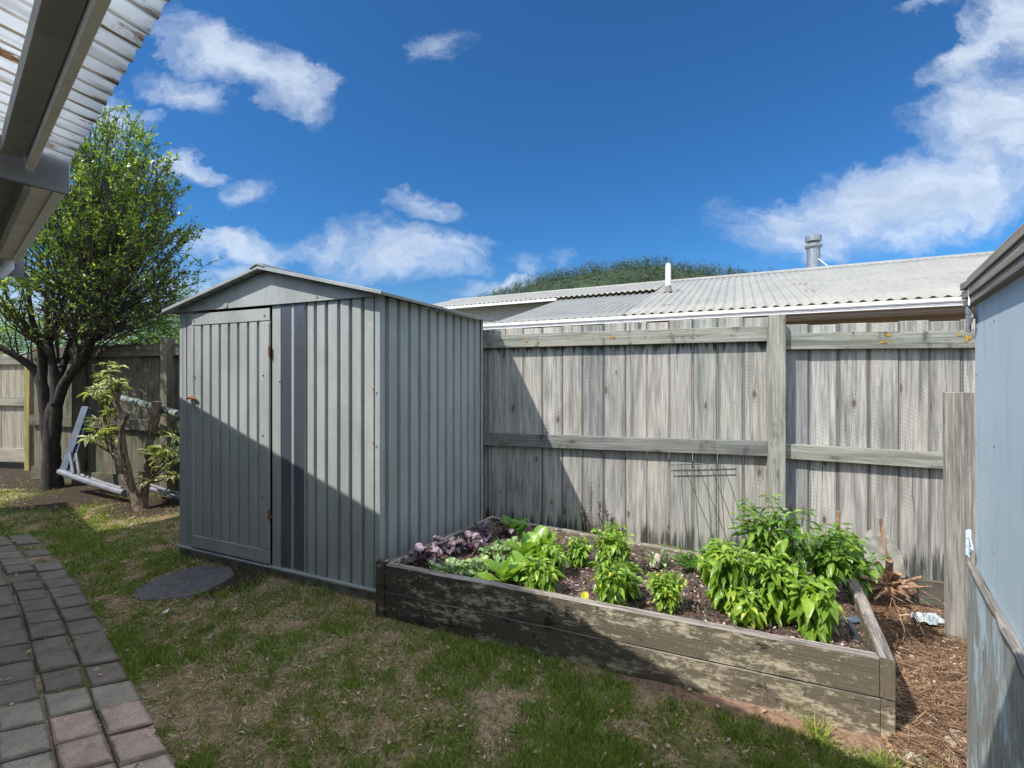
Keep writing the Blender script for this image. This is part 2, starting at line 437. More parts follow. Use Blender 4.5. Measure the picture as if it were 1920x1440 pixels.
M['spinach'] = leaf_mat('broad_green_leaves', [(0, (.09, .19, .03)), (.6, (.2, .34, .05)), (1, (.3, .44, .09))], rib=(.45, .58, .2), trans=.3, rough=.28)
M['kale'] = leaf_mat('curly_green_leaves', [(0, (.09, .17, .06)), (.6, (.22, .35, .13)), (1, (.42, .52, .24))], rib=(.4, .5, .25), trans=.25)
M['redkale'] = leaf_mat('purple_leaves', [(0, (.045, .04, .05)), (.6, (.15, .115, .14)), (1, (.4, .3, .35))], rib=(.35, .12, .28), trans=.15)
M['variegated'] = leaf_mat('variegated_leaves', [(0, (.1, .15, .04)), (1, (.2, .26, .07))], edge=(.62, .6, .32), trans=.3)
M['fern'] = leaf_mat('feathery_leaves', [(0, (.06, .18, .03)), (1, (.15, .34, .05))], trans=.3)
M['grass'] = leaf_mat('lawn_blades', [(0, (.09, .13, .03)), (.3, (.21, .27, .05)), (.52, (.36, .40, .08)), (.6, (.40, .29, .17)), (.8, (.52, .36, .25)), (1, (.8, .66, .52))], trans=.3, rough=.6)
M['drystalk'] = plain('dry_seed_stalk', (.11, .075, .05), .9, var=.4, sc=40)

def straw_mat():
    m, n, B = mat('brown_straw'); rr = n.sep(n.uv('R'))
    n.put(B['Base Color'], n.ramp(rr[0], [(0, (.05, .028, .018)), (.35, (.16, .085, .045)), (.7, (.3, .18, .1)), (1, (.5, .4, .28))]))
    B['Roughness'].default_value = .85
    return m
M['straw'] = straw_mat()
def chips_mat():
    m, n, B = mat('bark_mulch'); rr = n.sep(n.uv('R'))
    n.put(B['Base Color'], n.ramp(rr[0], [(0, (.02, .014, .012)), (.5, (.09, .055, .04)), (.85, (.22, .15, .12)), (1, (.5, .42, .36))]))
    B['Roughness'].default_value = .9
    return m
M['chips'] = chips_mat()

def ground_mat():
    m, n, B = mat('lawn_and_soil'); P = n.co()
    mk = n.n('ShaderNodeVertexColor', layer_name='zones').outputs[0]
    sr = n.n('ShaderNodeSeparateColor'); n.put(sr.inputs[0], mk); z = sr.outputs
    a = n.noise(n.map(P, (3., 3., 3.)), 1, 7, .72, .3); b = n.noise(n.map(P, (40, 40, 40)), 1, 5, .7); c = n.noise(n.map(P, (150, 150, 150)), 1, 3, .7)
    dry = n.ramp(b, [(.3, (.16, .105, .07)), (.5, (.36, .245, .165)), (.7, (.55, .42, .3))])
    grn = n.ramp(b, [(.3, (.05, .055, .02)), (.5, (.13, .14, .04)), (.7, (.24, .23, .08))])
    col = n.mix(n.step(a, .38, .58), dry, grn)
    soil = n.ramp(b, [(.3, (.025, .018, .013)), (.5, (.06, .042, .03)), (.72, (.13, .095, .07))])
    sand = n.ramp(b, [(.3, (.14, .085, .055)), (.5, (.3, .19, .13)), (.7, (.42, .29, .2))])
    deb = n.ramp(n.noise(n.map(P, (25, 60, 30)), 1, 6, .75, 1.), [(.3, (.03, .017, .01)), (.48, (.12, .065, .035)), (.6, (.27, .16, .09)), (.75, (.42, .3, .2))])
    jit = n.m('MULTIPLY', n.m('SUBTRACT', b, .5), .7)
    f = lambda q: n.step(n.m('ADD', q, jit), .35, .6)
    col = n.mix(f(z[0]), col, soil); col = n.mix(f(z[1]), col, deb); col = n.mix(f(z[2]), col, sand)
    col = n.mix(.5, col, n.ramp(c, [(.3, (.55, .55, .55)), (.7, (1.4, 1.4, 1.4))]), 'MULTIPLY')
    n.put(B['Base Color'], col); B['Roughness'].default_value = .95; B['Specular IOR Level'].default_value = .15
    n.put(B['Normal'], n.bump(n.m('ADD', b, n.m('MULTIPLY', c, .5)), .9, .02))
    return m
M['ground'] = ground_mat()
def bedsoil():
    m, n, B = mat('garden_soil'); P = n.co()
    b = n.noise(n.map(P, (55, 55, 55)), 1, 6, .75); v = n.vor(n.map(P, (75, 75, 75)), 1, out=1)
    col = n.ramp(b, [(.3, (.02, .013, .011)), (.48, (.075, .045, .035)), (.6, (.16, .105, .085)), (.74, (.36, .28, .24))])
    col = n.mix(.35, col, n.mix(1., v, (.3, .2, .16), 'MULTIPLY'))
    n.put(B['Base Color'], col); B['Roughness'].default_value = .95
    n.put(B['Normal'], n.bump(b, 1., .02))
    return m
M['soil'] = bedsoil()

def paver_mat():
    m, n, B = mat('concrete_pavers'); P = n.co(); rr = n.sep(n.uv('R'))
    b = n.noise(n.map(P, (9, 9, 9)), 1, 6, .7); c = n.noise(n.map(P, (160, 160, 160)), 1, 3, .7)
    col = n.ramp(rr[0], [(0, (.175, .14, .115)), (.45, (.26, .215, .175)), (.6, (.38, .325, .26)), (.85, (.44, .37, .3)), (.9, (.44, .32, .26)), (1, (.5, .35, .28))])
    col = n.mix(.6, col, n.ramp(b, [(.3, (.5, .5, .5)), (.7, (1.35, 1.3, 1.25))]), 'MULTIPLY')
    col = n.mix(.6, col, n.ramp(c, [(.3, (.5, .5, .5)), (.7, (1.5, 1.5, 1.5))]), 'MULTIPLY')
    g = n.noise(n.map(P, (5, 5, 5), (8, 3, 1)), 1, 6, .75)
    col = n.mix(n.m('MULTIPLY', n.step(g, .55, .7), .5), col, (.06, .065, .025))
    uv = n.sep(n.uv()); ed = n.m('MINIMUM', n.m('MINIMUM', uv[0], n.m('SUBTRACT', 1., uv[0])), n.m('MINIMUM', uv[1], n.m('SUBTRACT', 1., uv[1])))
    col = n.mix(n.m('MULTIPLY', n.step(n.m('ADD', ed, n.m('MULTIPLY', n.m('SUBTRACT', b, .5), .2)), .09, .0), .55), col, (.05, .052, .035))
    n.put(B['Base Color'], col); B['Roughness'].default_value = .88
    n.put(B['Normal'], n.bump(n.m('ADD', c, b), .5, .006))
    return m
M['paver'] = paver_mat()

def iron(name, base, rust=.3, pale=.1, crest=0):
    """painted corrugated iron; UV v runs down the sheet"""
    m, n, B = mat(name); uv = n.uv(); P = n.co()
    a = n.noise(n.map(P, (2, 2, 2)), 1, 5, .6)
    col = n.mix(n.step(a, .35, .65), tuple(c * .9 for c in base), tuple(min(.95, c * 1.06) for c in base))
    s = n.noise(n.map(uv, (24, 1.4, 1)), 1, 5, .7, .3)
    col = n.mix(n.m('MULTIPLY', n.step(s, .52, .7), pale), col, (.3, .27, .22))
    if crest:
        ph = n.m('COSINE', n.m('MULTIPLY', n.sep(uv)[0], 6.28318 / crest)); en = n.noise(n.map(uv, (30, 3.5, 1), (1, 2, 0)), 1, 5, .7)
        edge = n.step(n.sep(uv)[1], .12, .0)
        col = n.mix(n.m('MULTIPLY', n.step(ph, -.72, -.95), n.m('ADD', .35, n.m('MULTIPLY', n.step(en, .4, .6), .5))), col, (.42, .34, .22))
        col = n.mix(n.m('MULTIPLY', n.m('MULTIPLY', n.step(n.m('ADD', en, n.m('MULTIPLY', edge, .16)), .62, .74), n.step(ph, .1, -.8)), .85), col, (.2, .16, .07))
    r1 = n.noise(n.map(uv, (9, 2.2, 1), (4, 7, 0)), 1, 6, .72, .4)
    r2 = n.noise(n.map(P, (45, 45, 45)), 1, 4, .7)
    rm = n.step(n.m('ADD', r1, n.m('MULTIPLY', n.m('SUBTRACT', r2, .5), .25)), .82 - rust * .45, .9 - rust * .45)
    col = n.mix(n.m('MULTIPLY', rm, .85), col, n.ramp(r2, [(.35, (.05, .03, .015)), (.55, (.33, .17, .06)), (.7, (.45, .33, .17))]))
    sp = n.noise(n.map(P, (120, 120, 120)), 1, 2, .6)
    col = n.mix(n.m('MULTIPLY', n.step(sp, .66, .74), .5), col, (.1, .09, .08))
    n.put(B['Base Color'], col); B['Roughness'].default_value = .55; B['Specular IOR Level'].default_value = .3
    return m
M['eave_iron'] = iron('white_sheet_with_rust', (.86, .88, .9), .52, .4, .0826)
_n = NT(M['eave_iron'].node_tree); _t = _n.n('ShaderNodeBsdfTranslucent'); _b = _n.nt.nodes['Principled BSDF']
_n.nt.links.new(_b.inputs[0].links[0].from_socket, _t.inputs[0])
_m = _n.n('ShaderNodeMixShader'); _m.inputs[0].default_value = .62; _n.nt.links.new(_b.outputs[0], _m.inputs[1]); _n.nt.links.new(_t.outputs[0], _m.inputs[2])
_n.nt.links.new(_m.outputs[0], _n.nt.nodes['Material Output'].inputs[0])
M['roof_white'] = iron('cream_painted_iron', (.275, .265, .24), .3, .25)
M['roof_grey'] = iron('old_grey_iron', (.22, .22, .21), .2, .7)
M['house_wall'] = plain('taupe_wall', (.3, .26, .22), .8, var=.08, sc=4)
M['gutter_grey'] = plain('gutter_grey', (.35, .35, .36), .5, var=.15)

def blue_mat(name, wear):
    m, n, B = mat(name); uv = n.uv(); P = n.co()
    b = n.noise(n.map(P, (1.5, 1.5, 2)), 1, 4, .6)
    col = n.mix(n.step(b, .3, .7), (.47, .58, .65), (.55, .66, .72))
    st = n.noise(n.map(P, (26, 26, 2)), 1, 5, .65, .2)
    col = n.mix(n.m('MULTIPLY', n.step(st, .5, .72), .5), col, (.62, .64, .62))
    col = n.mix(n.m('MULTIPLY', n.step(st, .46, .32), .4), col, (.27, .31, .33))
    if wear:
        w = n.noise(n.map(P, (11, 11, 5), (2, 4, 1)), 1, 7, .72, .5)
        g = n.noise(n.map(P, (60, 60, 9)), 1, 5, .7, .3)
        wood = n.ramp(g, [(.3, (.09, .08, .07)), (.5, (.27, .25, .21)), (.7, (.4, .38, .33))])
        col = n.mix(n.m('MULTIPLY', n.step(w, .38, .52), .85), col, wood)
        fl = n.noise(n.map(P, (30, 30, 12)), 1, 6, .75)
        col = n.mix(n.m('MULTIPLY', n.step(fl, .6, .7), .7), col, (.07, .07, .07))
    n.put(B['Base Color'], col); B['Roughness'].default_value = .65
    n.put(B['Normal'], n.bump(st, .3, .004))
    return m
M['blue'] = blue_mat('pale_blue_paint', False)
M['blue_worn'] = blue_mat('flaking_blue_paint', True)
M['hill'] = plain('forest_floor', (.03, .05, .02), 1., var=.4, sc=.02, bump=0)
M['forest'] = leaf_mat('distant_forest', [(0, (.035, .065, .045)), (.5, (.07, .11, .07)), (1, (.13, .17, .1))], trans=.0, rough=.9)  # bluish cast in these greens stands in for distance haze
V3 = Vector
UP = V3((0, 0, 1))
SUN = V3((1.156, .689, -1.65)).normalized()           # way the sunlight travels
# -------- frames measured from the photograph's perspective
FO, FD = V3((-.27, 4.20, 0)), V3((.955, -.296, 0)).normalized()
FN = V3((FD.y, -FD.x, 0))                              # towards the yard
def fs(u):
    k = (u - U0) / F
    return (k * FO.y - FO.x) / (FD.x - k * FD.y)
def fdist(x, y): return (FO.x - x) * -FN.x + (FO.y - y) * -FN.y
SB, SD = V3((-2.585, 3.52, 0)), V3((.923, -.386, 0)).normalized()   # shed: front-left corner, along the front
SN = V3((-SD.y, SD.x, 0))                              # into the shed
SW, SDEP, SZ0, SZ1, SZR = 1.92, 1.42, .07, 1.885, 2.12
def ss(u):
    k = (u - U0) / F
    return (k * SB.y - SB.x) / (SD.x - k * SD.y)
HE, HM = V3((-.784, .621, 0)).normalized(), V3((-.621, -.784, 0)).normalized()   # along the eave, inwards
HO = V3((-.841, 1.092, 0))

def sstep(x):
    x = max(0., min(1., x)); return x * x * (3 - 2 * x)
def gz(x, y):
    d = fdist(x, y)
    z = -.24 * sstep((1.9 - d) / 1.5) * sstep((x - 1.3) / .6)
    n = MN.noise(V3((x * 1.3, y * 1.3, 3))) * .014 + MN.noise(V3((x * 7, y * 7, 1))) * .006
    if x > 1.4 and d < 2.4 and y < 4: n += .035 * MN.noise(V3((x * 5, y * 5, 8))) * sstep((x - 1.5) / .3)
    return z + n

# ------------------------------------------------------------------ ground
def pin(x, y, q):                                     # point in polygon
    c = False; j = len(q) - 1
    for i in range(len(q)):
        if (q[i][1] > y) != (q[j][1] > y) and x < (q[j][0] - q[i][0]) * (y - q[i][1]) / (q[j][1] - q[i][1]) + q[i][0]: c = not c
        j = i
    return c
PL = [V3((-.757, 2.617, 0)), V3((1.467, 1.725, 0)), V3((1.93, 2.52, 0)), V3((-.17, 3.68, 0))]   # planter outline
shedP = [SB, SB + SD * SW, SB + SD * SW + SN * SDEP, SB + SN * SDEP]
plp = [(p.x, p.y) for p in PL]; shp = [(p.x, p.y) for p in shedP]
pathn, patht = V3((.641, .767, 0)), V3((-.767, .641, 0))
def pathq(x, y):
    q = pathn.x * x + pathn.y * y; t = patht.x * x + patht.y * y
    edge = .47 - .02 * max(0, t - 3.2) ** 2
    return edge - q if t < 5.75 else -1.
slab_px = [(245, 1108), (270, 1094), (310, 1078), (345, 1066), (380, 1059), (432, 1062), (440, 1076), (415, 1092), (385, 1106), (345, 1120), (262, 1124)]
SLAB = [on(u, v, .012) for u, v in slab_px]; _c = sum(SLAB, Vector()) / len(SLAB); slp = [(_c.x + (p.x - _c.x) * .93, _c.y + (p.y - _c.y) * .93) for p in SLAB]

def axis(lo, a, b, hi, fine, grow=1.35):
    c = list(np.arange(a, b, fine)); d = fine; x = a
    while x > lo: d *= grow; x -= d; c.insert(0, x)
    d = fine; x = c[-1]
    while x < hi: d *= grow; x += d; c.append(x)
    return c
gx, gy = axis(-900, -6.5, 3.6, 900, .05), axis(-60, .9, 5.2, 900, .05)
V = [(x, y, gz(x, y) if abs(x) < 12 and 0 < y < 12 else 0) for y in gy for x in gx]
nx = len(gx)
Fc = [(j * nx + i, j * nx + i + 1, (j + 1) * nx + i + 1, (j + 1) * nx + i) for j in range(len(gy) - 1) for i in range(nx - 1)]
me = bpy.data.meshes.new('ground'); me.from_pydata(V, [], Fc)
ca = me.color_attributes.new('zones', 'FLOAT_COLOR', 'POINT')
zz = []
L0, L1 = PL[0], PL[1]; ln = (L1 - L0).normalized()
def zones(x, y):
    if abs(x) > 12 or y > 12 or y < 0: return (0, 0, 0)
    p = V3((x, y, 0))
    soil = 0.
    for c, r in ((on(180, 925), .8), (on(300, 945), .6), (on(420, 1090), .3), (on(110, 935), .55)):
        soil = max(soil, 1.35 - (p - c).length / r)
    d = fdist(x, y); 
    if d < .5 and x < 0: soil = max(soil, .8)
    w = p - L0; t = w.dot(ln); q = -(w.cross(ln)).z * -1
    front = w.x * -ln.y + w.y * ln.x                   # >0 behind the front board
    deb = 0.
    if x > 1.3: deb = sstep((front + .14) / .25) * sstep((t - 2.25) / .2)
    sand = 0.
    if -.5 < front < .05 and t > 1.0: sand = sstep(1.25 - abs(front + .02) / (.03 + .07 * max(0, t - 1.)) ) * sstep((t - 1.15) / .3)
    if -.55 < front < .3 and t > 2.2: sand = max(sand, .75 * sstep((t - 2.2) / .3))
    return (max(0, min(1, soil)), deb, sand)
for v in V: zz += [*zones(v[0], v[1]), 1]
ca.data.foreach_set('color', zz)
gr = link('ground', me, M['ground'], smooth=True); tag(gr, kind='structure')

# paving path
b = MB()
pv = .208
for c in range(7):
    w = .137
    for k in range(-4, 23):
        t0 = 1.0 + k * pv + (.0 if c % 2 == 0 else .03) + random.uniform(-.006, .006)
        q0 = -c * w
        g = .006 + random.random() * .006
        sk = .55
        pts = []
        for (a, e) in ((0, 0), (1, 0), (1, 1), (0, 1)):
            q = q0 - w + g / 2 + a * (w - g); t = t0 + g / 2 + e * (pv - g)
            tt = t - sk * (q - 0) * .9
            edge = .47 - .02 * max(0, tt - 3.2) ** 2
            pts.append(pathn * (edge + q + random.uniform(-.002, .002)) + patht * (tt + random.uniform(-.002, .002)))
        tone = random.random()
        n0 = MN.noise(V3((c * .4, k * .35, 2)))
        tm = 1.0 + k * pv
        base = .1 if tm > 2.55 else .55 if tm > 2.1 else .75
        rr = max(0, min(1, base + n0 * .25 + random.uniform(-.12, .2) * (.6 if tm > 2.55 else 1)))
        if 1.98 < tm < 2.38 and c < 2 and not (c == 1 and tm > 2.3): rr = random.uniform(.86, 1)
        z = .012 + random.uniform(-.004, .004)
        tl = (random.uniform(-.005, .005), random.uniform(-.005, .005))
        i0 = len(b.v); ch = .007
        cen = sum(pts, V3()) / 4
        low = [p + UP * -.04 for p in pts]
        mid = [p + UP * (z - ch * .8) for p in pts]
        top = [p + (cen - p).normalized() * ch * 1.6 + UP * (z + tl[0] * (j in (0, 3)) + tl[1] * (j in (0, 1))) for j, p in enumerate(pts)]
        b.v += low + mid + top
        R2 = (rr, random.random())
        for j in range(4):
            j2 = (j + 1) % 4
            b.face([i0 + j, i0 + j2, i0 + 4 + j2, i0 + 4 + j], [(0, 0)] * 4, R2)
            b.face([i0 + 4 + j, i0 + 4 + j2, i0 + 8 + j2, i0 + 8 + j], [(0, 0), (0, 0), (.03, .03), (.03, .03)], R2)
        b.face([i0 + 8, i0 + 9, i0 + 10, i0 + 11], [(.03, .03), (.97, .03), (.97, .97), (.03, .97)], R2)
o = b.build('path', M['paver']); tag(o, kind='structure')

# stepping slab
b = MB(); b.prism([p + UP * -.002 for p in SLAB], (0, 0, -.05)); o = b.build('stepping_stone', M['slab'], bevel=.006)
tag(o, 'dark worn stepping slab sunk in the grass before the shed door', 'paving slab')

# ------------------------------------------------------------------ shed
shed = thing('garden_shed', 'grey-green ribbed steel garden shed with low gabled roof and one narrow door', 'shed', SB + SD * SW / 2 + SN * SDEP / 2)
def ribprof(a, b2, ribs, w=.030, d=.032):
    pr = [(a, 0)]
    for c in sorted(ribs):
        if c - w / 2 <= a or c + w / 2 >= b2: continue
        pr += [(c - w / 2, 0), (c - w * .28, d), (c - w * .06, d), (c, d * .45), (c + w * .06, d), (c + w * .28, d), (c + w / 2, 0)]
    pr.append((b2, 0)); return pr
def wallsheet(a, b2, z0, z1, ribs, org, dx, dn, off=0., w=.030, d=.032):
    m_ = MB(); m_.sweep(ribprof(a, b2, ribs, w, d), org + UP * z0 + dn * off, org + UP * z1 + dn * off, dx, dn); return m_
dL, dR = ss(362.5), ss(510)
patchL, patchR = ss(527.5), ss(572)
fr = [ss(u) for u in (573.5, 591, 612, 635, 657, 680, 704)]
m_ = wallsheet(.012, dL - .004, SZ0, SZ1, [ss(350)], SB, SD, SN, w=.016)
m_.build('wall_panel', M['shed'], shed)
m_ = wallsheet(dR + .004, SW - .012, SZ0, SZ1, [ss(529)] + fr, SB, SD, SN)
m_.build('wall_panel', M['shed'], shed)
m_ = wallsheet(patchL + .006, patchR - .004, SZ0 + .02, SZ1 - .004, [ss(549)], SB, SD, SN, off=-.004)
o = m_.build('patch_sheet', M['shed_patch'], shed); o['label'] = 'smoother blue-grey replacement sheet'
side_r = [.07 + .119 * i for i in range(12)]
m_ = wallsheet(.02, SDEP - .012, SZ0, SZ1, side_r, SB + SD * SW, SN, -SD, w=.040, d=.036)
m_.build('side_panel', M['shed'], shed)
m_ = wallsheet(.012, SDEP - .012, SZ0, SZ1, side_r, SB, SN, SD, w=.040, d=.036); m_.build('side_panel', M['shed'], shed)
m_ = MB(); m_.box(SB + SD * SW / 2 + SN * (SDEP - .012) + UP * (SZ0 + SZ1) / 2, (SW - .03, .01, SZ1 - SZ0), SD, SN); m_.build('rear_panel', M['shed'], shed)
for s_, nn in ((0, 0), (SW, 0), (0, SDEP), (SW, SDEP)):                 # corner angles
    m_ = MB(); sx = 1 if s_ == 0 else -1; sy = 1 if nn == 0 else -1
    p = SB + SD * s_ + SN * nn
    q = [(-.003 * sx, -.003 * sy), (.034 * sx, -.003 * sy), (.034 * sx, .002 * sy), (.004 * sx, .004 * sy), (.002 * sx, .034 * sy), (-.003 * sx, .034 * sy)]
    m_.sweep(q, p + UP * SZ0, p + UP * (SZ1 + .01), SD, SN, closed=True, caps=True); m_.build('corner_trim', M['shed'], shed, bevel=.001)
# door
door = MB()
dz0, dz1 = SZ0 + .018, 1.862
dribs = [ss(u) for u in (381, 397.5, 414.5, 431.5, 449, 467.5, 486)]
door.sweep(ribprof(dL + .018, dR - .004, dribs, .028, .030), SB + UP * (dz0 + .01) + SN * -.010, SB + UP * (dz1 - .03) + SN * -.010, SD, SN)
door = door.build('door', M['shed'], shed)
m_ = MB()
m_.box(SB + SD * (dL + dR) / 2 + SN * -.012 + UP * (dz1 - .045), (dR - dL - .012, .006, .085), SD, SN)
m_.build('top_rail', M['shed'], door, bevel=.002)
m_ = MB(); m_.box(SB + SD * (dL + dR) / 2 + SN * -.012 + UP * (dz0 + .045), (dR - dL - .014, .010, .09), SD, SN); m_.build('bottom_rail', M['shed'], door, bevel=.002)
m_ = MB(); m_.box(SB + SD * (dR - .045) + SN * -.0125 + UP * (dz0 + dz1) / 2, (.07, .008, dz1 - dz0 - .2), SD, SN); m_.build('stile', M['shed'], door, bevel=.002)
m_ = MB(); m_.box(SB + SD * (dL + .012) + SN * -.0125 + UP * (dz0 + dz1) / 2, (.03, .008, dz1 - dz0 - .2), SD, SN); m_.build('stile', M['shed'], door, bevel=.002)
for zc in (1.56, .43):
    m_ = MB(); p = SB + SD * (dR - .002) + SN * -.019
    m_.tube([p + UP * (zc - .04), p + UP * (zc + .04)], .004, 8)
    m_.box(p + SD * -.009 + SN * .002 + UP * zc, (.012, .004, .07), SD, SN); m_.build('hinge', M['rust'], door)
lz, ls = 1.215, ss(369)
m_ = MB(); p = SB + SD * ls + SN * -.03 + UP * lz
m_.tube([p + SD * (-.065 + .02 * i) + UP * (.010 * math.sin(i * .8)) + SN * -.004 * math.sin(i) for i in range(6)], [.007, .011, .012, .012, .010, .006], 8)
m_.build('handle', M['rust'], door, smooth=True)
m_ = MB(); m_.tube([p + SD * (.0 + .016 * math.cos(a)) + UP * (-.02 + .02 * math.sin(a)) for a in [i * .5 for i in range(13)]], .0035, 6)
m_.build('padlock_shackle', M['galv'], door, smooth=True)
# header gable
GF = -.018
m_ = MB(); o0 = SB + SN * GF
rz = lambda s_: SZ1 + .012 + (SZR - SZ1 - .012) * (1 - abs(s_ - SW / 2) / (SW / 2))
for a, e in ((.0, SW / 2 - .001), (SW / 2 + .001, SW)):
    m_.prism([o0 + SD * a + UP * (SZ1 - .004), o0 + SD * e + UP * (SZ1 - .004), o0 + SD * e + UP * (rz(e) - .004), o0 + SD * a + UP * (rz(a) - .004)], SN * .015, r=(random.random(), .5))
m_.build('gable_panel', M['shed'], shed)
m_ = MB(); o1 = SB + SN * (SDEP - .01)
m_.prism([o1 + UP * SZ1, o1 + SD * SW + UP * SZ1, o1 + SD * SW / 2 + UP * (SZR - .006)], SN * .008); m_.build('gable_panel', M['shed'], shed)
m_ = MB()
for s_ in (ss(428),): m_.tube([o0 + SD * s_ + SN * -.001 + UP * (SZ1 + .018), o0 + SD * s_ + SN * -.006 + UP * (SZ1 + .018)], [.026, .022], 14)
m_.build('bracket', M['shed_trim'], shed)
for u, v in ((600, 532), (599, 558), (500, 592), (498, 704), (368, 602), (368, 705), (497, 816), (497, 930), (704, 730), (704, 830), (529, 716), (570, 652)):
    s_ = ss(u); p = SB + SD * s_; z = H + (V0 - v) / F * p.y
    m_ = MB(); m_.tube([p + SN * -.0165 + UP * z, p + SN * -.0225 + UP * z], .0055, 8); m_.build('screw', M['rust'], shed)
# roof
ov, of = .075, .075
for sg in (-1, 1):
    m_ = MB(); c = SB + SD * SW / 2
    e = SD * sg * (SW / 2 + ov); sl = (SZR - SZ1 - .01) / (SW / 2)
    ridge = c + UP * (SZR + .008); eave = c + e + UP * (SZR + .008 - sl * (SW / 2 + ov))
    tn = (eave - ridge).normalized(); nr = tn.cross(SN) * sg; nr = nr if nr.z > 0 else -nr
    W = (eave - ridge).length; pr = [(.0, 0)]
    x = .1
    while x < W - .06: pr += [(x - .015, 0), (x - .008, .012), (x + .008, .012), (x + .015, 0)]; x += .115
    pr.append((W, 0)); pr2 = pr + [(a, z - .003) for a, z in pr[::-1]]
    m_.sweep(pr2, ridge + SN * -of, ridge + SN * (SDEP + .05), tn, nr, closed=True, caps=True); m_.build('roof_sheet', M['shed'], shed)
    m_ = MB()                                                # verge channel on the front edge and eave angle
    m_.box((ridge + eave) / 2 + SN * (-of - .004) + nr * .001, (W + .01, .014, .022), tn, SN, nr)
    m_.build('verge_trim', M['shed_trim'], shed, bevel=.002)
    m_ = MB(); m_.box(eave + SN * (SDEP - of + .05) / 2 + nr * -.002 + tn * .003, (.012, SDEP + of + .04, .020), tn, SN, nr)
    m_.build('eave_trim', M['shed_trim'], shed, bevel=.002)
m_ = MB(); c = SB + SD * SW / 2 + UP * (SZR + .02)
m_.sweep([(-.07, -.016), (-.06, .006), (0, .016), (.06, .006), (.07, -.016), (0, .008)], c + SN * (-of - .018), c + SN * (SDEP + .055), SD, UP, closed=True, caps=True)
m_.build('ridge_cap', M['shed_trim'], shed)
m_ = MB(); m_.box(SB + SD * SW / 2 + SN * -.008 + UP * (SZ0 - .002), (SW + .03, .03, .014), SD, SN); m_.build('base_rail', M['shed_trim'], shed, bevel=.002)
m_ = MB(); m_.box(SB + SD * SW + SN * SDEP / 2 + UP * (SZ0 - .0025), (.03, SDEP, .013), SD, SN); m_.build('base_rail', M['shed_trim'], shed)
m_ = MB(); m_.box(SB + SD * SW / 2 + SN * (SDEP / 2 + .005) + UP * (SZ0 - .069), (SW + .02, SDEP + .02, .12), SD, SN, jit=.004)
o = m_.build('concrete_base', M['concrete'], shed, bevel=.008)

# ------------------------------------------------------------------ fences
def palings(s0, s1, z0, zt0, zt1, w=.178, org=FO, d=FD, nrm=FN, off=0, gap=.006):
    m_ = MB(); s_ = s0
    while s_ < s1 - .03:
        ww = min(w * random.uniform(.93, 1.07), s1 - s_)
        k = (s_ - s0) / (s1 - s0); zt = zt0 + (zt1 - zt0) * k + random.uniform(-.008, .006)
        g = random.choice((.002, .003, .004, .005))
        dd = nrm * (random.uniform(0, .004) + off)
        m_.box(org + d * (s_ + ww / 2) + dd + UP * (z0 + zt) / 2, (ww - g, .019, zt - z0), d, nrm, jit=.0012)
        s_ += ww
    return m_
def rail(sa, sb, za, zb, h=.118, t=.05, org=FO, d=FD, nrm=FN, jit=.002):
    m_ = MB(); a = org + d * sa + UP * za; b2 = org + d * sb + UP * zb
    dd = (b2 - a).normalized(); c = (a + b2) / 2 + nrm * (t / 2 + .0135)
    m_.box(c, ((b2 - a).length, t, h), dd, nrm, dd.cross(nrm) * (1 if dd.cross(nrm).z > 0 else -1), jit=jit); return m_
def fpost(name, u, zt, z0=-.3, w=.11, t=.105, par=None, mt=None, org=FO, d=FD, nrm=FN, s_=None, slope=.012):
    s_ = fs(u) if s_ is None else s_
    m_ = MB(); p = org + d * s_ + nrm * (t / 2 + .0175)
    m_.box(p + UP * (zt + z0) / 2, (w, t, zt - z0), d, nrm, jit=.003)
    for i in range(4, 8): m_.v[i] = m_.v[i] + UP * (slope if i in (6, 7) else -slope)
    return m_.build(name, mt or M['rail'], par, bevel=.004)
sA, sP, sE = fs(905) - 1.7, fs(1450), 4.35
fence = thing('paling_fence', 'grey weathered timber paling fence behind the vegetable bed and shed', 'fence', FO + FD * 1.2)
palings(sA, sP + .0, -.03, 1.785, 1.85).build('palings', M['paling'], fence, bevel=.0042)
palings(sP + .05, sE, -.06, 1.775, 1.785, w=.187).build('palings', M['paling'], fence, bevel=.0042)
m_ = rail(sA, sP - .056, 1.688, 1.712); m_.build('rail', M['rail'], fence, bevel=.003)
m_ = rail(sP + .05, sE, 1.65, 1.635, .12); m_.build('rail', M['rail'], fence, bevel=.003)
m_ = rail(sA, sP - .056, .79, .83, .112); m_.build('rail', M['rail'], fence, bevel=.003)
m_ = rail(sP + .052, sE, .82, .782, .108); m_.build('rail', M['rail'], fence, bevel=.003)
m_ = rail(sP + .052, sE, -.13, -.14, .17, .035); m_.build('plinth_board', M['paling_dark'], fence, bevel=.003)
fpost('post', 1450.5, 1.838, par=fence)
# lichen rosettes on the top rail
m_ = MB()
for u, v, r_ in ((1657, 628, .017), (1652, 641, .012), (1664, 640, .009), (1787, 628, .012), (1804, 633, .018), (1800, 638, .012), (1150, 632, .02), (990, 640, .014), (1012, 641, .012), (1645, 642, .012)):
    s_ = fs(u) ; p = FO + FD * s_ + FN * .0645; z = H + (V0 - v) / F * p.y
    n0 = 15; pts = [p + FD * r_ * (.7 + .45 * random.random()) * math.cos(6.28 * i / n0) + UP * (z + r_ * .75 * (.7 + .45 * random.random()) * math.sin(6.28 * i / n0)) for i in range(n0)]
    m_.prism(pts, FN * .003)
mm, nn, BB = mat('orange_lichen'); q = nn.noise(nn.co(), 130, 4, .7)
nn.put(BB['Base Color'], nn.ramp(q, [(.35, (.12, .09, .04)), (.5, (.42, .25, .03)), (.7, (.6, .38, .05))])); BB['Roughness'].default_value = .95
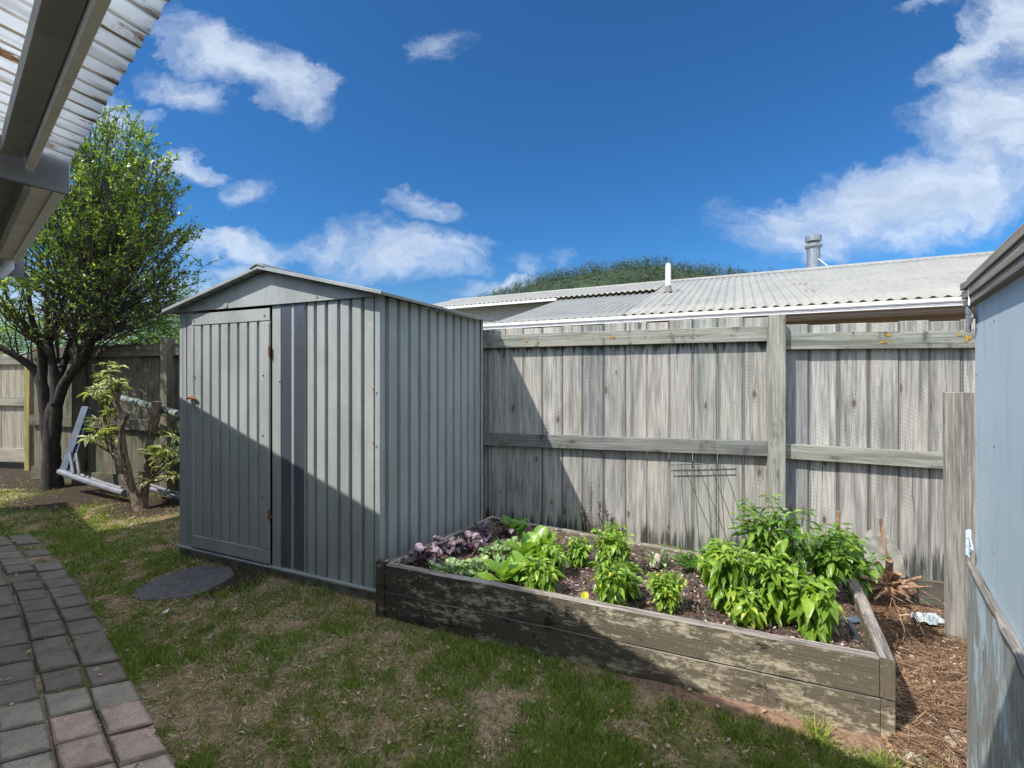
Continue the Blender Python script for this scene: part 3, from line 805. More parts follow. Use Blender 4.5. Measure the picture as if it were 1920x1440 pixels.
o = m_.build('lichen', mm, fence); o['kind'] = 'stuff'

# dark fence beyond the shed, under the tree
sL0, sL1, sM = fs(66), fs(325), fs(186)
f2 = thing('paling_fence', 'dark mossy paling fence in tree shade left of the shed', 'fence', FO + FD * (sL0 + sL1) / 2)
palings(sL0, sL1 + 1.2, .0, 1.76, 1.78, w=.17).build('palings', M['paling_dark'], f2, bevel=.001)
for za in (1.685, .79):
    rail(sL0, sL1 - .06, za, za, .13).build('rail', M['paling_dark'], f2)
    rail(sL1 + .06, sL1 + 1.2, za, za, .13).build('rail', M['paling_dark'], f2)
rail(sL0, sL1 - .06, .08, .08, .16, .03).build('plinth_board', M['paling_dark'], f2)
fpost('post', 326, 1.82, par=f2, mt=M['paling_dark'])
fpost('post', 160, 1.78, par=f2, mt=M['paling_dark'], w=.1)
# lit fence at far left
P2 = at(66, 880, 6.66); P2.z = 0
D2 = V3((1, -.13, 0)).normalized(); N2 = V3((D2.y, -D2.x, 0))
f3 = thing('paling_fence', 'sunlit pale paling fence at the far left behind the lawn', 'fence', P2 - D2 * 1.5)
palings(-4.2, -.05, .12, 1.72, 1.7, w=.17, org=P2, d=D2, nrm=N2).build('palings', M['paling_left'], f3)
for za, hh in ((1.6, .11), (1.0, .12), (.21, .2)):
    m_ = rail(-4.2, -.06, za, za, hh, .04, org=P2, d=D2, nrm=N2); m_.build('rail', M['paling_left'], f3)
fpost('post', 0, 1.62, org=P2, d=D2, nrm=N2, s_=0, w=.09, t=.09, mt=M['post_yellow'], par=f3)['label'] = 'yellowish treated post'

# grey board leaning in front of the fence by the blue shed
gb = MB(); p = at(1801, 900, 2.76); c = V3((p.x, p.y, .52))
gb.box(c, (.155, .03, 1.54), (.955, -.296, 0), FN, (-.01, 0, 1), jit=.002)
o = gb.build('loose_board', M['greyboard'], bevel=.003); tag(o, 'upright grey rough board standing between the fence and the pale blue shed', 'board')

# ------------------------------------------------------------------ planter bed
bed = thing('raised_bed', 'mould-stained timber raised garden bed of two sleepers high', 'garden bed', sum(PL, V3()) / 4)
def sleeper(a, b2, z0, z1, t, name='board', inward=None, taper=0):
    a, b2 = V3(a), V3(b2); d = (b2 - a).normalized(); nn_ = V3((-d.y, d.x, 0))
    if inward is not None and nn_.dot(inward) < 0: nn_ = -nn_
    m_ = MB(); n = 14; L = (b2 - a).length; r = (random.random(), random.random())
    i0 = len(m_.v)
    for i in range(n + 1):
        q = a + d * L * i / n
        w1 = MN.noise(V3((i * .6, a.x, z0))) * .004; w2 = MN.noise(V3((i * .7, a.y, z1 + 5))) * .005
        for (o_, z, wz) in ((0, z0, 0), (0, z1 - .004, w2), (.006, z1, w2), (t - .006, z1, w2), (t, z1 - .006, w2), (t, z0, 0)):
            m_.v.append(q + nn_ * (o_ + w1) + UP * (z + wz + taper * i / n))
    for i in range(n):
        for j in range(6):
            j2 = (j + 1) % 6; k = i0 + i * 6
            cu = [0, .15, .16, .2, .21, .36, .4]
            q = [k + j, k + 6 + j, k + 6 + j2, k + j2]
            m_.face(q, [(cu[j], L * i / n), (cu[j], L * (i + 1) / n), (cu[j + 1], L * (i + 1) / n), (cu[j + 1], L * i / n)], r, 1 if j in (1, 2) else 0)
    m_.face([i0 + j for j in range(6)], [(.01 * j, 0) for j in range(6)], r); m_.face([i0 + n * 6 + j for j in range(5, -1, -1)], [(.01 * j, 0) for j in range(6)], r)
    # make normals point outwards whatever the direction
    return m_
cen = sum(PL, V3()) / 4
def addsl(*a, **k):
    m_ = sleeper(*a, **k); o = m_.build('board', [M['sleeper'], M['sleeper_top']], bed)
    import bmesh
    bm = bmesh.new(); bm.from_mesh(o.data); bmesh.ops.recalc_face_normals(bm, faces=bm.faces); bm.to_mesh(o.data); bm.free()
    return o
inw = cen - (PL[0] + PL[1]) / 2
dF = (PL[1] - PL[0]).normalized()
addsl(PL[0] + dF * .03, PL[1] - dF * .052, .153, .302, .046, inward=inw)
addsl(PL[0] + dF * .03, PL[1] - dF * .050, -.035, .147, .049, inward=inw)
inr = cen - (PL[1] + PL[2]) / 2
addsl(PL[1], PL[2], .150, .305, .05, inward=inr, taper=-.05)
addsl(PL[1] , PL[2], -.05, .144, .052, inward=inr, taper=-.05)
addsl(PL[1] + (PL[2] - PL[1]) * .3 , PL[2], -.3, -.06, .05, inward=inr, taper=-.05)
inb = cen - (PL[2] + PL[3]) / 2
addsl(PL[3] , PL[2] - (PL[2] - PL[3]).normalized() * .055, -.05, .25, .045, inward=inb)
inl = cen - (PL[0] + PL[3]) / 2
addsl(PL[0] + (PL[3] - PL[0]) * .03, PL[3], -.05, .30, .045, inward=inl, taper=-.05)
m_ = MB(); m_.box(PL[0] + dF * .0 + V3((0, .02, .13)), (.055, .06, .37), dF, V3((-dF.y, dF.x, 0)), jit=.004); m_.build('corner_post', M['sleeper'], bed, bevel=.004)
# soil in the bed
def lerp(a, b2, k): return a + (b2 - a) * k
def soilz(a, b2): return lerp(.235, .20, b2) + .02 * MN.noise(V3((a * 7, b2 * 4, 0))) + .012 * MN.noise(V3((a * 25, b2 * 14, 3)))
def bedp(a, b2, dz=0):
    p = lerp(lerp(PL[0], PL[1], a), lerp(PL[3], PL[2], a), b2); return V3((p.x, p.y, soilz(a, b2) + dz))
NX, NY = 150, 70
me = bpy.data.meshes.new('soil')
vv = [tuple(bedp(.015 + .97 * i / NX, .03 + .94 * j / NY, .008 * MN.noise(V3((i * .9, j * .9, 0))))) for j in range(NY + 1) for i in range(NX + 1)]
me.from_pydata(vv, [], [(j * (NX + 1) + i, j * (NX + 1) + i + 1, (j + 1) * (NX + 1) + i + 1, (j + 1) * (NX + 1) + i) for j in range(NY) for i in range(NX)])
o = link('soil', me, M['soil'], smooth=True); tag(o, 'dark crumbly garden soil filling the raised bed', 'soil', kind='stuff')
n = 5200
ab = rng.random((n, 2)); P = np.array([tuple(bedp(.02 + .96 * a, .05 + .92 * c, .004)) for a, c in ab])
T_CHIP = ([(-.5, 0, -.15), (.5, 0, -.15), (.5, 1, -.15), (-.5, 1, -.15), (-.4, .1, .15), (.4, .05, .12), (.35, .9, .16), (-.45, .95, .1)],
          [(4, 5, 6, 7), (0, 1, 5, 4), (1, 2, 6, 5), (2, 3, 7, 6), (3, 0, 4, 7)])
D = rng.normal(size=(n, 3)) * [1, 1, .35]
o = scatter('bark_mulch', T_CHIP, P, D, np.tile([0, 0, 1.], (n, 1)) + rng.normal(size=(n, 3)) * .4, rng.uniform(.006, .024, n), rng.uniform(.004, .011, n), rng.random(n) ** 1.3, M['chips'])
tag(o, 'bark mulch and small chips strewn over the soil of the raised bed', 'mulch', kind='stuff')
# ------------------------------------------------------------------ plants in the bed
def bez(p0, p1, p2, n=7):
    return [p0.lerp(p1, i / (n - 1)).lerp(p1.lerp(p2, i / (n - 1)), i / (n - 1)) for i in range(n)]
def basil(name, label, cat, base, h, r, nst, per, LL, WW, material, stemm='stem', bend=(0, 0), seed=1, T=T_OVATE, droop=.0, yellow=0, tone=(0, 1), low=.2):
    """bushy plant: curved stems, whorls of drooping leaves with a tuft at each tip"""
    rnd = random.Random(seed)
    root = thing(name, label, cat, base)
    st = MB(); P, D, N, L, W, rr = [], [], [], [], [], []
    for k in range(nst):
        a = rnd.uniform(0, 6.28); q = r * math.sqrt(rnd.uniform(.0, 1)) * .85; hh = h * rnd.uniform(.62, 1.)
        if k == 0: hh = h; q = r * .1
        tip = base + V3((math.cos(a) * q + bend[0], math.sin(a) * q + bend[1], hh))
        mid = base + V3((math.cos(a) * q * .35, math.sin(a) * q * .35, hh * .6))
        pts = bez(base + V3((rnd.uniform(-.01, .01), rnd.uniform(-.01, .01), -.02)), mid, tip, 8)
        st.tube(pts, [.0045, .004, .004, .0035, .003, .0028, .002, .0015], 5)
        for i in range(per):
            t = low + (1 - low) * (i + rnd.random() * .6) / per
            f = min(t, .999) * 7; j = int(f); p = pts[j].lerp(pts[j + 1], f - j); ax = (pts[j + 1] - pts[j]).normalized()
            nl = 2 if t < .85 else 4
            a0 = rnd.uniform(0, 6.28)
            for z in range(nl):
                az = a0 + z * 6.28 / nl + rnd.uniform(-.3, .3)
                out = V3((math.cos(az), math.sin(az), 0))
                el = rnd.uniform(-.75, .25) - droop if t < .85 else rnd.uniform(-.2, .5)
                d = (out * math.cos(el) + UP * math.sin(el)).normalized()
                sc = rnd.uniform(.65, 1.1) * (1 if t < .85 else .6)
                off = out * rnd.uniform(.006, .03)
                q0 = p + off
                if rnd.random() < .5: st.tube([p, q0], .0012, 4, cap=False)
                P.append(q0); D.append(d); N.append((UP + out * .5 + V3((rnd.uniform(-.5, .5), rnd.uniform(-.5, .5), 0))).normalized())
                L.append(LL * sc); W.append(WW * sc * rnd.uniform(.85, 1.1)); rr.append(tone[0] + (tone[1] - tone[0]) * min(1, rnd.random() * .95 + (yellow if rnd.random() < .15 else 0)))
    st.build('stems', M[stemm], root, smooth=True)
    scatter('leaves', T, np.array([tuple(p) for p in P]), np.array([tuple(p) for p in D]), np.array([tuple(p) for p in N]), np.array(L), np.array(W), np.array(rr), M[material], root, smooth=True)
    return root
def sp(u, v, keep=.095):                                  # point on the bed's soil seen at (u,v), kept clear of the front board
    p = on(u, v, .215); w = p - L0; q = w.x * -ln.y + w.y * ln.x
    if q < keep + .046: p = p + V3((-ln.y, ln.x, 0)) * (keep + .046 - q)
    return p
G = 'leafy herbs and vegetables growing in the raised bed'
def rosette(name, label, cat, base, n, LL, WW, material, T, el=(.2, 1.2), seed=3, stemlen=.0, stemm='stem', spread=.0, group=G):
    rnd = random.Random(seed); root = thing(name, label, cat, base, group)
    st = MB(); P, D, N, L, W, rr = [], [], [], [], [], []
    for i in range(n):
        a = i * 2.4 + rnd.uniform(-.3, .3); e = el[0] + (el[1] - el[0]) * (1 - i / n) if n > 1 else el[0]
        e += rnd.uniform(-.15, .15)
        out = V3((math.cos(a), math.sin(a), 0)); d = out * math.cos(e) + UP * math.sin(e)
        s0 = base + out * rnd.uniform(0, spread) + UP * -.01
        sl = stemlen * rnd.uniform(.7, 1.2)
        q0 = s0 + (d * .6 + UP * .8).normalized() * sl
        st.tube([s0, s0.lerp(q0, .5) + UP * .01, q0], [.004, .0035, .003], 5)
        P.append(tuple(q0)); D.append(tuple((d * 1. + V3((rnd.uniform(-.2, .2), rnd.uniform(-.2, .2), rnd.uniform(-.2, .1)))).normalized())); N.append(tuple(UP * math.cos(e) - out * math.sin(e) + out * .01))
        k = rnd.uniform(.65, 1.1); L.append(LL * k); W.append(WW * k); rr.append(rnd.random())
    st.build('stems', M[stemm], root, smooth=True)
    scatter('leaves', T, P, D, N, np.array(L), np.array(W), np.array(rr), M[material], root, smooth=True)
    return root
# purple kale along the shed side
for (u, v, n, L, s, lb) in ((790, 1062, 9, .15, 1, 'purple-leaved kale nearest the corner of the raised bed, beside the shed wall'),
                            (838, 1042, 10, .13, 2, 'mauve-pink frilled kale lit by the sun, second from the bed corner by the shed'),
                            (882, 1036, 10, .12, 3, 'purple frilled kale behind the pale curly kale, third along the shed wall'),
                            (905, 1012, 8, .12, 5, 'dark purple kale in the shade deep in the bed corner by the shed'),
                            (950, 1004, 7, .11, 4, 'dim purple kale in shade near the back board of the bed')):
    rosette('purple_kale', lb, 'kale', sp(u, v), n + 5, L * .55, L * .5, 'redkale', T_FRILL, (-.1, 1.1), s, .085, 'purple_stem', group='purple kale plants along the shed side')
for (u, v, n, L, s, lb) in ((850, 1086, 26, .085, 11, 'low pale curly kale spreading just behind the front board near the shed'),
                            (815, 1088, 10, .07, 15, 'dark green small curly leaves beside the pale kale at the front board'),
                            (898, 1078, 18, .085, 16, 'curly pale kale clump left of the big broad-leaved plants'),
                            (928, 1048, 14, .08, 12, 'slender curly kale with ruffled leaf tops in mid bed left'),
                            (955, 1035, 16, .075, 13, 'taller curly kale tuft behind the broad-leaved plants'),
                            (1235, 1062, 7, .06, 14, 'tiny curly seedling near the buried log stub')):
    rosette('curly_kale', lb, 'kale', sp(u, v), int(n * 1.9), L * .58, L * .5, 'kale', T_FRILL, (-.3, 1.3), s, .065, spread=.055, group='curly green kale plants')
for (u, v, n, L, s, lb) in ((935, 1108, 14, .165, 21, 'broad smooth-leaved green with a tall upright leaf behind the front board'),
                            (975, 1082, 12, .14, 25, 'broad-leaved green squeezed between two basil bushes left of centre'),
                            (985, 1052, 14, .16, 22, 'broad-leaved green plant in the middle of the left half of the bed'),
                            (1015, 1038, 16, .17, 23, 'broad-leaved green plant at the back, left of the small basil'),
                            (1405, 1215, 6, .08, 24, 'small broad-leaved seedling low at the front board right of centre')):
    rosette('leafy_green', lb, 'leafy green', sp(u, v, .155), n, L, L * .62, 'spinach', T_BROAD, (.3, 1.35), s, .03, group='broad smooth-leaved greens')
def feathery(label, base, h, r, n, seed):
    rnd = random.Random(seed); root = thing('feathery_herb', label, 'herb', base, 'feathery herbs')
    st = MB(); P, D = [], []
    for k in range(n):
        a = rnd.uniform(0, 6.28); tip = base + V3((math.cos(a) * r * rnd.random(), math.sin(a) * r * rnd.random(), h * rnd.uniform(.5, 1)))
        pts = bez(base, base.lerp(tip, .5) + UP * h * .2, tip, 6); st.tube(pts, .0012, 4, cap=False)
        for i in range(26):
            t = rnd.uniform(.3, 1) * 4.99; j = int(t); p = pts[j].lerp(pts[j + 1], t - j)
            P.append(tuple(p)); D.append((rnd.uniform(-1, 1), rnd.uniform(-1, 1), rnd.uniform(0, 1)))
    st.build('stems', M['stem'], root)
    P = np.array(P); scatter('fronds', T_SMALL, P, D, np.tile([0, 0, 1.], (len(P), 1)) + rng.normal(size=P.shape) * .4, rng.uniform(.012, .03, len(P)), .006, rng.random(len(P)), M['fern'], root)
feathery('feathery dill-like herb in half shade at the back board near the shed', sp(975, 1010), .15, .1, 22, 31)
feathery('bright feathery herb with fine leaves at the foot of the wire trellis', sp(1290, 1075), .13, .12, 24, 32)
rosette('leafy_green', 'single round-leaved green standing at the back board near the shed', 'leafy green', sp(955, 1006), 4, .1, .08, 'spinach', T_BROAD, (.7, 1.4), 26, .05, group='broad smooth-leaved greens')

basil('basil_plant', 'bushy bright basil in front of the broad-leaved greens by the front board', 'basil', sp(1012, 1118), .2, .095, 18, 9, .062, .036, 'basil', seed=41)
basil('basil_plant', 'compact basil behind the bushy one, left of the soil gap', 'basil', sp(1035, 1080), .2, .095, 16, 8, .058, .034, 'basil', seed=42)
basil('basil_plant', 'small upright basil at the back, left of the tall middle basil', 'basil', sp(1085, 1062), .18, .07, 10, 8, .052, .03, 'basil', seed=43)
basil('basil_plant', 'tall basil with drooping pale leaves near the back board, middle of the bed', 'basil', sp(1148, 1078), .29, .12, 24, 9, .062, .034, 'basil', seed=44, droop=.3)
basil('basil_plant', 'drooping basil with one big yellow leaf right behind the front board', 'basil', sp(1145, 1148), .27, .10, 17, 9, .062, .034, 'basil', seed=45, droop=.35, yellow=.3)
basil('basil_plant', 'small basil with hanging leaves right of the drooping yellow-leaved basil', 'basil', sp(1178, 1122), .2, .07, 9, 9, .06, .034, 'basil', seed=61, droop=.3)
basil('basil_plant', 'yellowish small-leaved basil bush, rounded, just left of the large pepper plants', 'basil', sp(1250, 1146), .2, .098, 38, 12, .036, .022, 'basil', seed=46, yellow=.25, tone=(.35, 1), low=.05)
# one yellowing leaf
o = scatter('fallen_leaf', T_OVATE, [tuple(sp(1100, 1135) + UP * .07)], [(-.35, -.5, -.5)], [(-.3, -.8, .6)], np.array([.07]), np.array([.045]), np.array([.5]), M['yellowleaf'], smooth=True)
tag(o, 'yellow withered leaf at the foot of the drooping basil', 'leaf')
basil('pepper_plant', 'tall airy plant of narrow leaves behind the big basil, by the fence post', 'pepper plant', sp(1470, 1120), .54, .22, 20, 11, .085, .032, 'basil_dark', seed=51, bend=(-.06, .02), T=T_LANCE, low=.35, droop=.2)
basil('pepper_plant', 'leaning green pepper plant over the right board of the bed', 'pepper plant', sp(1545, 1120), .40, .17, 12, 10, .085, .038, 'basil_dark', seed=52, bend=(.07, .0), T=T_LANCE, low=.35)
basil('basil_plant', 'big drooping basil left of the two largest, beside the wire trellis', 'basil', sp(1362, 1150), .36, .12, 17, 10, .078, .042, 'basil', seed=53, droop=.35)
basil('basil_plant', 'drooping basil touching the front board below the tall plants, left one', 'basil', sp(1395, 1175), .18, .08, 9, 8, .072, .04, 'basil', seed=54, droop=.4)
basil('basil_plant', 'large glossy basil in the middle of the tall group', 'basil', sp(1450, 1165), .34, .14, 18, 10, .078, .042, 'basil', seed=55, droop=.3)
basil('basil_plant', 'largest-leaved basil hanging over the front board near the right corner', 'basil', sp(1528, 1192), .27, .11, 13, 9, .088, .05, 'basil', seed=56, droop=.3)
basil('basil_plant', 'slim basil with a bare stem rising beside the trellis wires', 'basil', sp(1330, 1092), .2, .06, 6, 7, .058, .032, 'basil', seed=57, droop=.3, low=.5)
p = on(1612, 1130, .05)
basil('leafy_shrub', 'bushy green shrub growing behind the right board by the dug-out stump', 'shrub', p + V3((-.04, .02, 0)), .42, .16, 13, 9, .08, .045, 'basil_dark', seed=58, low=.45)

# wire trellis leaning at the back of the bed
tr = thing('wire_trellis', 'grey wire trellis with four prongs stuck in the bed before the fence', 'trellis', sp(1340, 1060))
tops = [(1277, 866), (1302, 864), (1326, 863), (1350, 862)]; bots = [(1290, 1060), (1314, 1075), (1338, 1070), (1362, 1050)]
for (a, c) in zip(tops, bots):
    m_ = MB(); A, B2 = at(*a, FO.y + FD.y * fs(a[0]) - .045), on(*c, .2)
    m_.tube([A + V3((.0, 0, 0)), A.lerp(B2, .3) + V3((-.006, 0, 0)), A.lerp(B2, .7), B2 + UP * -.03], [.0032] * 4, 6)
    m_.build('prong', M['wire'], tr)
for v in (870, 881):
    m_ = MB(); A = at(1257, v + 2, FO.y + FD.y * fs(1257) - .04); B2 = at(1374, v - 2, FO.y + FD.y * fs(1374) - .04); m_.tube([A, A.lerp(B2, .5), B2], [.0035] * 3, 6); m_.build('crossbar', M['wire'], tr)
m_ = MB(); m_.tube([on(1262, 1035, .2), at(1252, 985, 3.3)], .006, 6); o = m_.build('dry_stick', M['twig']); tag(o, 'short broken brown stick beside the left prong of the wire trellis', 'stick')

# log stub, labels, stones in the bed
m_ = MB(); A = sp(1228, 1066); m_.tube([A, A + V3((.035, .03, .075))], [.024, .02], 9, jit=.12)
o = m_.build('log_stub', M['stone'], bevel=.003); tag(o, 'pale round stub sticking out of the soil left of the trellis', 'log stub')
def sheetbit(name, c, ax, ay, w, h, mt, label, cat, group=None, th=.002):
    m_ = MB(); ax, ay = V3(ax).normalized(), V3(ay).normalized(); m_.box(c, (w, h, th), ax, ay, ax.cross(ay), jit=.004)
    o = m_.build(name, mt, bevel=.0008); return tag(o, label, cat, group)
sheetbit('plant_tag', sp(1603, 1200) + UP * .03, (.6, .3, .3), (-.1, .6, .75), .035, .075, M['black'], 'dark plastic plant tag leaning against the right board', 'plant tag')
sheetbit('plant_tag', sp(1600, 1165) + UP * .008, (1, .1, 0), (0, 1, .2), .07, .035, M['bluesteel'], 'blue-grey plastic tag lying flat on the soil by the right board', 'plant tag')
sheetbit('plant_tag', sp(1188, 1148) + UP * .008, (1, -.4, .1), (.3, 1, .3), .05, .035, M['bluesteel'], 'bluish tag lying between the drooping and the yellowish basil', 'plant tag')
def rock(name, c, s, mt, label, cat, seed=0, flat=.7, par=None, group=None):
    import bmesh
    bm = bmesh.new(); bmesh.ops.create_icosphere(bm, subdivisions=3, radius=1)
    for v in bm.verts:
        q = v.co.copy(); k = 1 + .28 * MN.noise(q * 1.3 + V3((seed, 0, 0))) + .12 * MN.noise(q * 4 + V3((0, seed, 0)))
        v.co = V3((q.x * s[0], q.y * s[1], q.z * s[2])) * k + V3(c)
    me = bpy.data.meshes.new(name); bm.to_mesh(me); bm.free()
    o = link(name, me, mt, par, smooth=True)
    return tag(o, label, cat, group) if label else o
rock('stone', sp(1303, 1092), (.012, .01, .009), M['stone'], 'small pale pebble on the mulch at the foot of the trellis', 'stone', 3)
rock('stone', sp(1206, 1108), (.012, .01, .009), M['orange'] if 0 else M['stone'], 'tan pebble on the soil left of the yellowish basil', 'stone', 5)
# rusty stake by the shed corner
m_ = MB(); A = at(909, 985, 3.75); m_.tube([A + UP * -.1, at(910, 890, 3.75)], .004, 6); o = m_.build('metal_stake', M['rust']); tag(o, 'thin rusty stake standing at the back corner of the shed', 'stake')
# dead stalks between bed and fence
ds = thing('dead_weed', 'dead brown weed stalks with seed heads against the sunlit fence boards', 'weed', on(1112, 1000, .0))
for i, (u, v, u2) in enumerate(((1090, 952, 1098), (1108, 912, 1108), (1125, 940, 1120), (1133, 955, 1122), (1100, 965, 1102))):
    m_ = MB(); A, B2 = at(u2, 1010, 3.72), at(u, v, 3.78); m_.tube(bez(A, A.lerp(B2, .6) + V3((.01, 0, .02)), B2, 6), [.003, .003, .0025, .003, .007, .003], 5, jit=.2)
    for k in range(16):
        q = A.lerp(B2, .5 + .5 * random.random()); m_.tube([q, q + V3((random.uniform(-.03, .03), random.uniform(-.02, .02), random.uniform(0, .04)))], [.002, .003], 4)
    m_.build('stalk', M['drystalk'], ds)
# stump with roots and cut branches right of the bed
stp = thing('uprooted_stump', 'reddish uprooted stump with cut branches and hanging roots behind the right board', 'stump', on(1670, 1120, 0))
c0 = at(1668, 1098, 2.72)
rock('root_ball', c0, (.15, .09, .045), M['root'], None, None, 9, par=stp)
for (u, v, d2, r0, r1) in ((1645, 1056, 2.68, .018, .016), (1684, 1075, 2.66, .022, .017), (1728, 1082, 2.6, .016, .008), (1693, 1092, 2.5, .018, .010), (1625, 1105, 2.6, .02, .008), (1650, 972, 2.75, .007, .009), (1640, 1125, 2.5, .018, .006), (1705, 1120, 2.45, .016, .006), (1668, 1050, 2.6, .02, .018), (1745, 1100, 2.5, .014, .006), (1612, 1080, 2.55, .016, .01)):
    m_ = MB(); E = at(u, v, d2); m_.tube(bez(c0 + V3((random.uniform(-.03, .03), 0, -.01)), c0.lerp(E, .5) + V3((0, 0, random.uniform(-.01, .03))), E, 7), [r0, r0 * .95, r0 * .9, (r0 + r1) / 2, r1 * 1.05, r1, r1], 9, jit=.12); m_.build('branch', M['root'], stp, smooth=False)
m_ = MB()
for k in range(26):
    a = random.uniform(0, 6.28); q = c0 + V3((random.uniform(-.13, .13), random.uniform(-.06, .06), random.uniform(-.03, .01)))
    pts = [q]; dd = V3((random.uniform(-.5, .5), random.uniform(-.6, .2), random.uniform(-1, .3))).normalized() * random.uniform(.02, .05)
    for j in range(5): pts.append(pts[-1] + dd); dd = dd + V3((random.uniform(-.012, .012), random.uniform(-.012, .012), random.uniform(-.014, .004)))
    m_.tube(pts, [.0035, .003, .0025, .002, .0015, .001], 5, cap=False)
m_.build('roots', M['root'], stp)
m_ = MB(); A = at(1570, 1010, 3.1); m_.tube([A, at(1572, 958, 3.1)], [.012, .011], 8, jit=.15); o = m_.build('cut_branch', M['root'], bevel=.001); tag(o, 'upright cut branch stub rising behind the tall pepper plant', 'branch')
# broken concrete leaning on the fence
cl = MB(); A = at(1655, 1100, 2.98)
cl.prism([at(1612, 1085, 3.1), at(1700, 1085, 3.0), at(1693, 1040, 3.05), at(1668, 1008, 3.12), at(1640, 1000, 3.16), at(1618, 1020, 3.16)], V3((.02, .07, .01)))
o = cl.build('concrete_lump', M['concrete'], bevel=.008); tag(o, 'broken grey concrete piece leaning on the fence behind the stump', 'concrete lump')

# ------------------------------------------------------------------ debris patch on the right
def gpt(u, v):
    z = 0.
    for _ in range(5):
        p = on(u, v, z); z = gz(p.x, p.y)
    p = on(u, v, z); return V3((p.x, p.y, gz(p.x, p.y)))
m_ = MB(); rnd = random.Random(5); k = 0
while k < 3600:
    u, v = rnd.uniform(1590, 1830), rnd.uniform(1120, 1470)
    p = gpt(u, v)
    w = p - L0; fr_ = w.x * -ln.y + w.y * ln.x; t = w.dot(ln)
    if t < 2.36 + .36 * max(0, fr_): continue
    if v > 1390 and rnd.random() < .6: continue
    k += 1
    a = rnd.gauss(-.5, .8); L_ = rnd.uniform(.03, .15) * (1.8 if rnd.random() < .12 else 1); d_ = V3((math.cos(a), math.sin(a), rnd.uniform(-.1, .25)))
    pts = [p + UP * rnd.uniform(0, .035)]; cv = rnd.uniform(-.35, .35)
    for j in range(4):
        pts.append(pts[-1] + d_ * L_ / 4); d_ = Matrix.Rotation(cv, 3, 'Z') @ d_; d_.z += rnd.uniform(-.25, .1)
        pts[-1].z = max(pts[-1].z, gz(pts[-1].x, pts[-1].y) + .001)
    m_.tube(pts, rnd.choice((.0005, .0006, .0007, .0007, .0009, .0011, .0020)), 4, r=(min(1, max(0, rnd.gauss(.42, .28))), 0), cap=False)
o = m_.build('straw_debris', M['straw']); tag(o, 'tangled brown roots, straw and twigs strewn right of the raised bed', 'garden debris', kind='stuff')
n = 5200; P = []; 
while len(P) < n:
    p = gpt(rnd.uniform(1560, 1830), rnd.uniform(1130, 1500)); w = p - L0
    if w.dot(ln) > 2.36 + .36 * max(0, w.x * -ln.y + w.y * ln.x): P.append(tuple(p + UP * .004))
P = np.array(P); D = rng.normal(size=(n, 3)) * [1, 1, .5]
o = scatter('chip_litter', T_CHIP, P, D, np.tile([0, 0, 1.], (n, 1)) + rng.normal(size=(n, 3)) * .5, rng.uniform(.005, .028, n), rng.uniform(.004, .012, n), rng.random(n), M['straw'])
tag(o, 'bark scraps and dry leaf bits scattered right of the raised bed', 'chips', kind='stuff')
def offcut(label, u, v, L_, w, h, ang, seed, tilt=.1):
    random.seed(seed); m_ = MB(); p = gpt(u, v); d_ = V3((math.cos(ang), math.sin(ang), tilt)).normalized()
    s_ = d_.cross(UP).normalized(); m_.box(p + UP * (h / 2 + .006), (L_, w, h), d_, s_, s_.cross(d_), jit=.007)
    o = m_.build('wood_offcut', M['chip'], bevel=.003); tag(o, label, 'wood offcut', 'wood offcuts beside the raised bed')
offcut('pale flat wood offcut half in shadow, upper of the two by the bed corner', 1735, 1362, .17, .045, .016, -.75, 1)
offcut('short pale wood offcut just below the longer one by the bed corner', 1708, 1378, .10, .03, .014, -1.0, 2)
offcut('light wood offcut touching the blue shed base, farthest right', 1795, 1395, .1, .04, .015, .35, 3)
offcut('thin grey sliver under the stump', 1700, 1215 - 60, .12, .02, .01, .2, 4)
rock('stone', gpt(1712, 1425), (.035, .035, .022), M['stone'], 'brown fist-sized stone in front of the wood offcuts', 'stone', 11)
rock('stone', gpt(1795, 1215), (.01, .01, .009), M['white'], 'small white pebble near the foot of the blue shed', 'stone', 2)
rock('stone', gpt(1738, 1255), (.05, .03, .014), M['root'], 'flat reddish clod amid the straw right of the bed', 'stone', 15)
# crumpled plastic bag
m_ = MB(); c = gpt(1745, 1172) + UP * .02; N0 = 14
for i in range(N0 + 1):
    for j in range(N0 + 1):
        x, y = (i / N0 - .5) * .2, (j / N0 - .5) * .11
        z = .05 * max(0, 1 - (x / .13) ** 2) * max(0, 1 - (y / .07) ** 2) + .03 * MN.noise(V3((x * 22, y * 26, 1))) + .016 * MN.noise(V3((x * 60, y * 70, 4)))
        m_.v.append(c + V3((x + .03 * MN.noise(V3((y * 20, x * 9, 2))), y + .03 * MN.noise(V3((x * 20, 1, y * 9))), z)))
for i in range(N0):
    for j in range(N0):
        a = i * (N0 + 1) + j; m_.face([a, a + N0 + 1, a + N0 + 2, a + 1], [(0, 0)] * 4)
o = m_.build('plastic_bag', M['plastic']); md = o.modifiers.new('thickness', 'SOLIDIFY'); md.thickness = .001
tag(o, 'crumpled pale plastic bag half buried at the foot of the grey board', 'plastic bag')
p = gpt(1806, 1300); rock('plastic_scrap', p + UP * .01, (.012, .008, .008), M['orange'], 'tiny orange scrap against the edge of the blue shed', 'scrap', 4)
p = on(310, 1147, .02); sheetbit('paper_scrap', p, (1, .3, .3), (-.3, 1, .5), .03, .02, M['white'], 'small white scrap of paper lying in the lawn near the stepping slab', 'scrap')
random.seed(77)

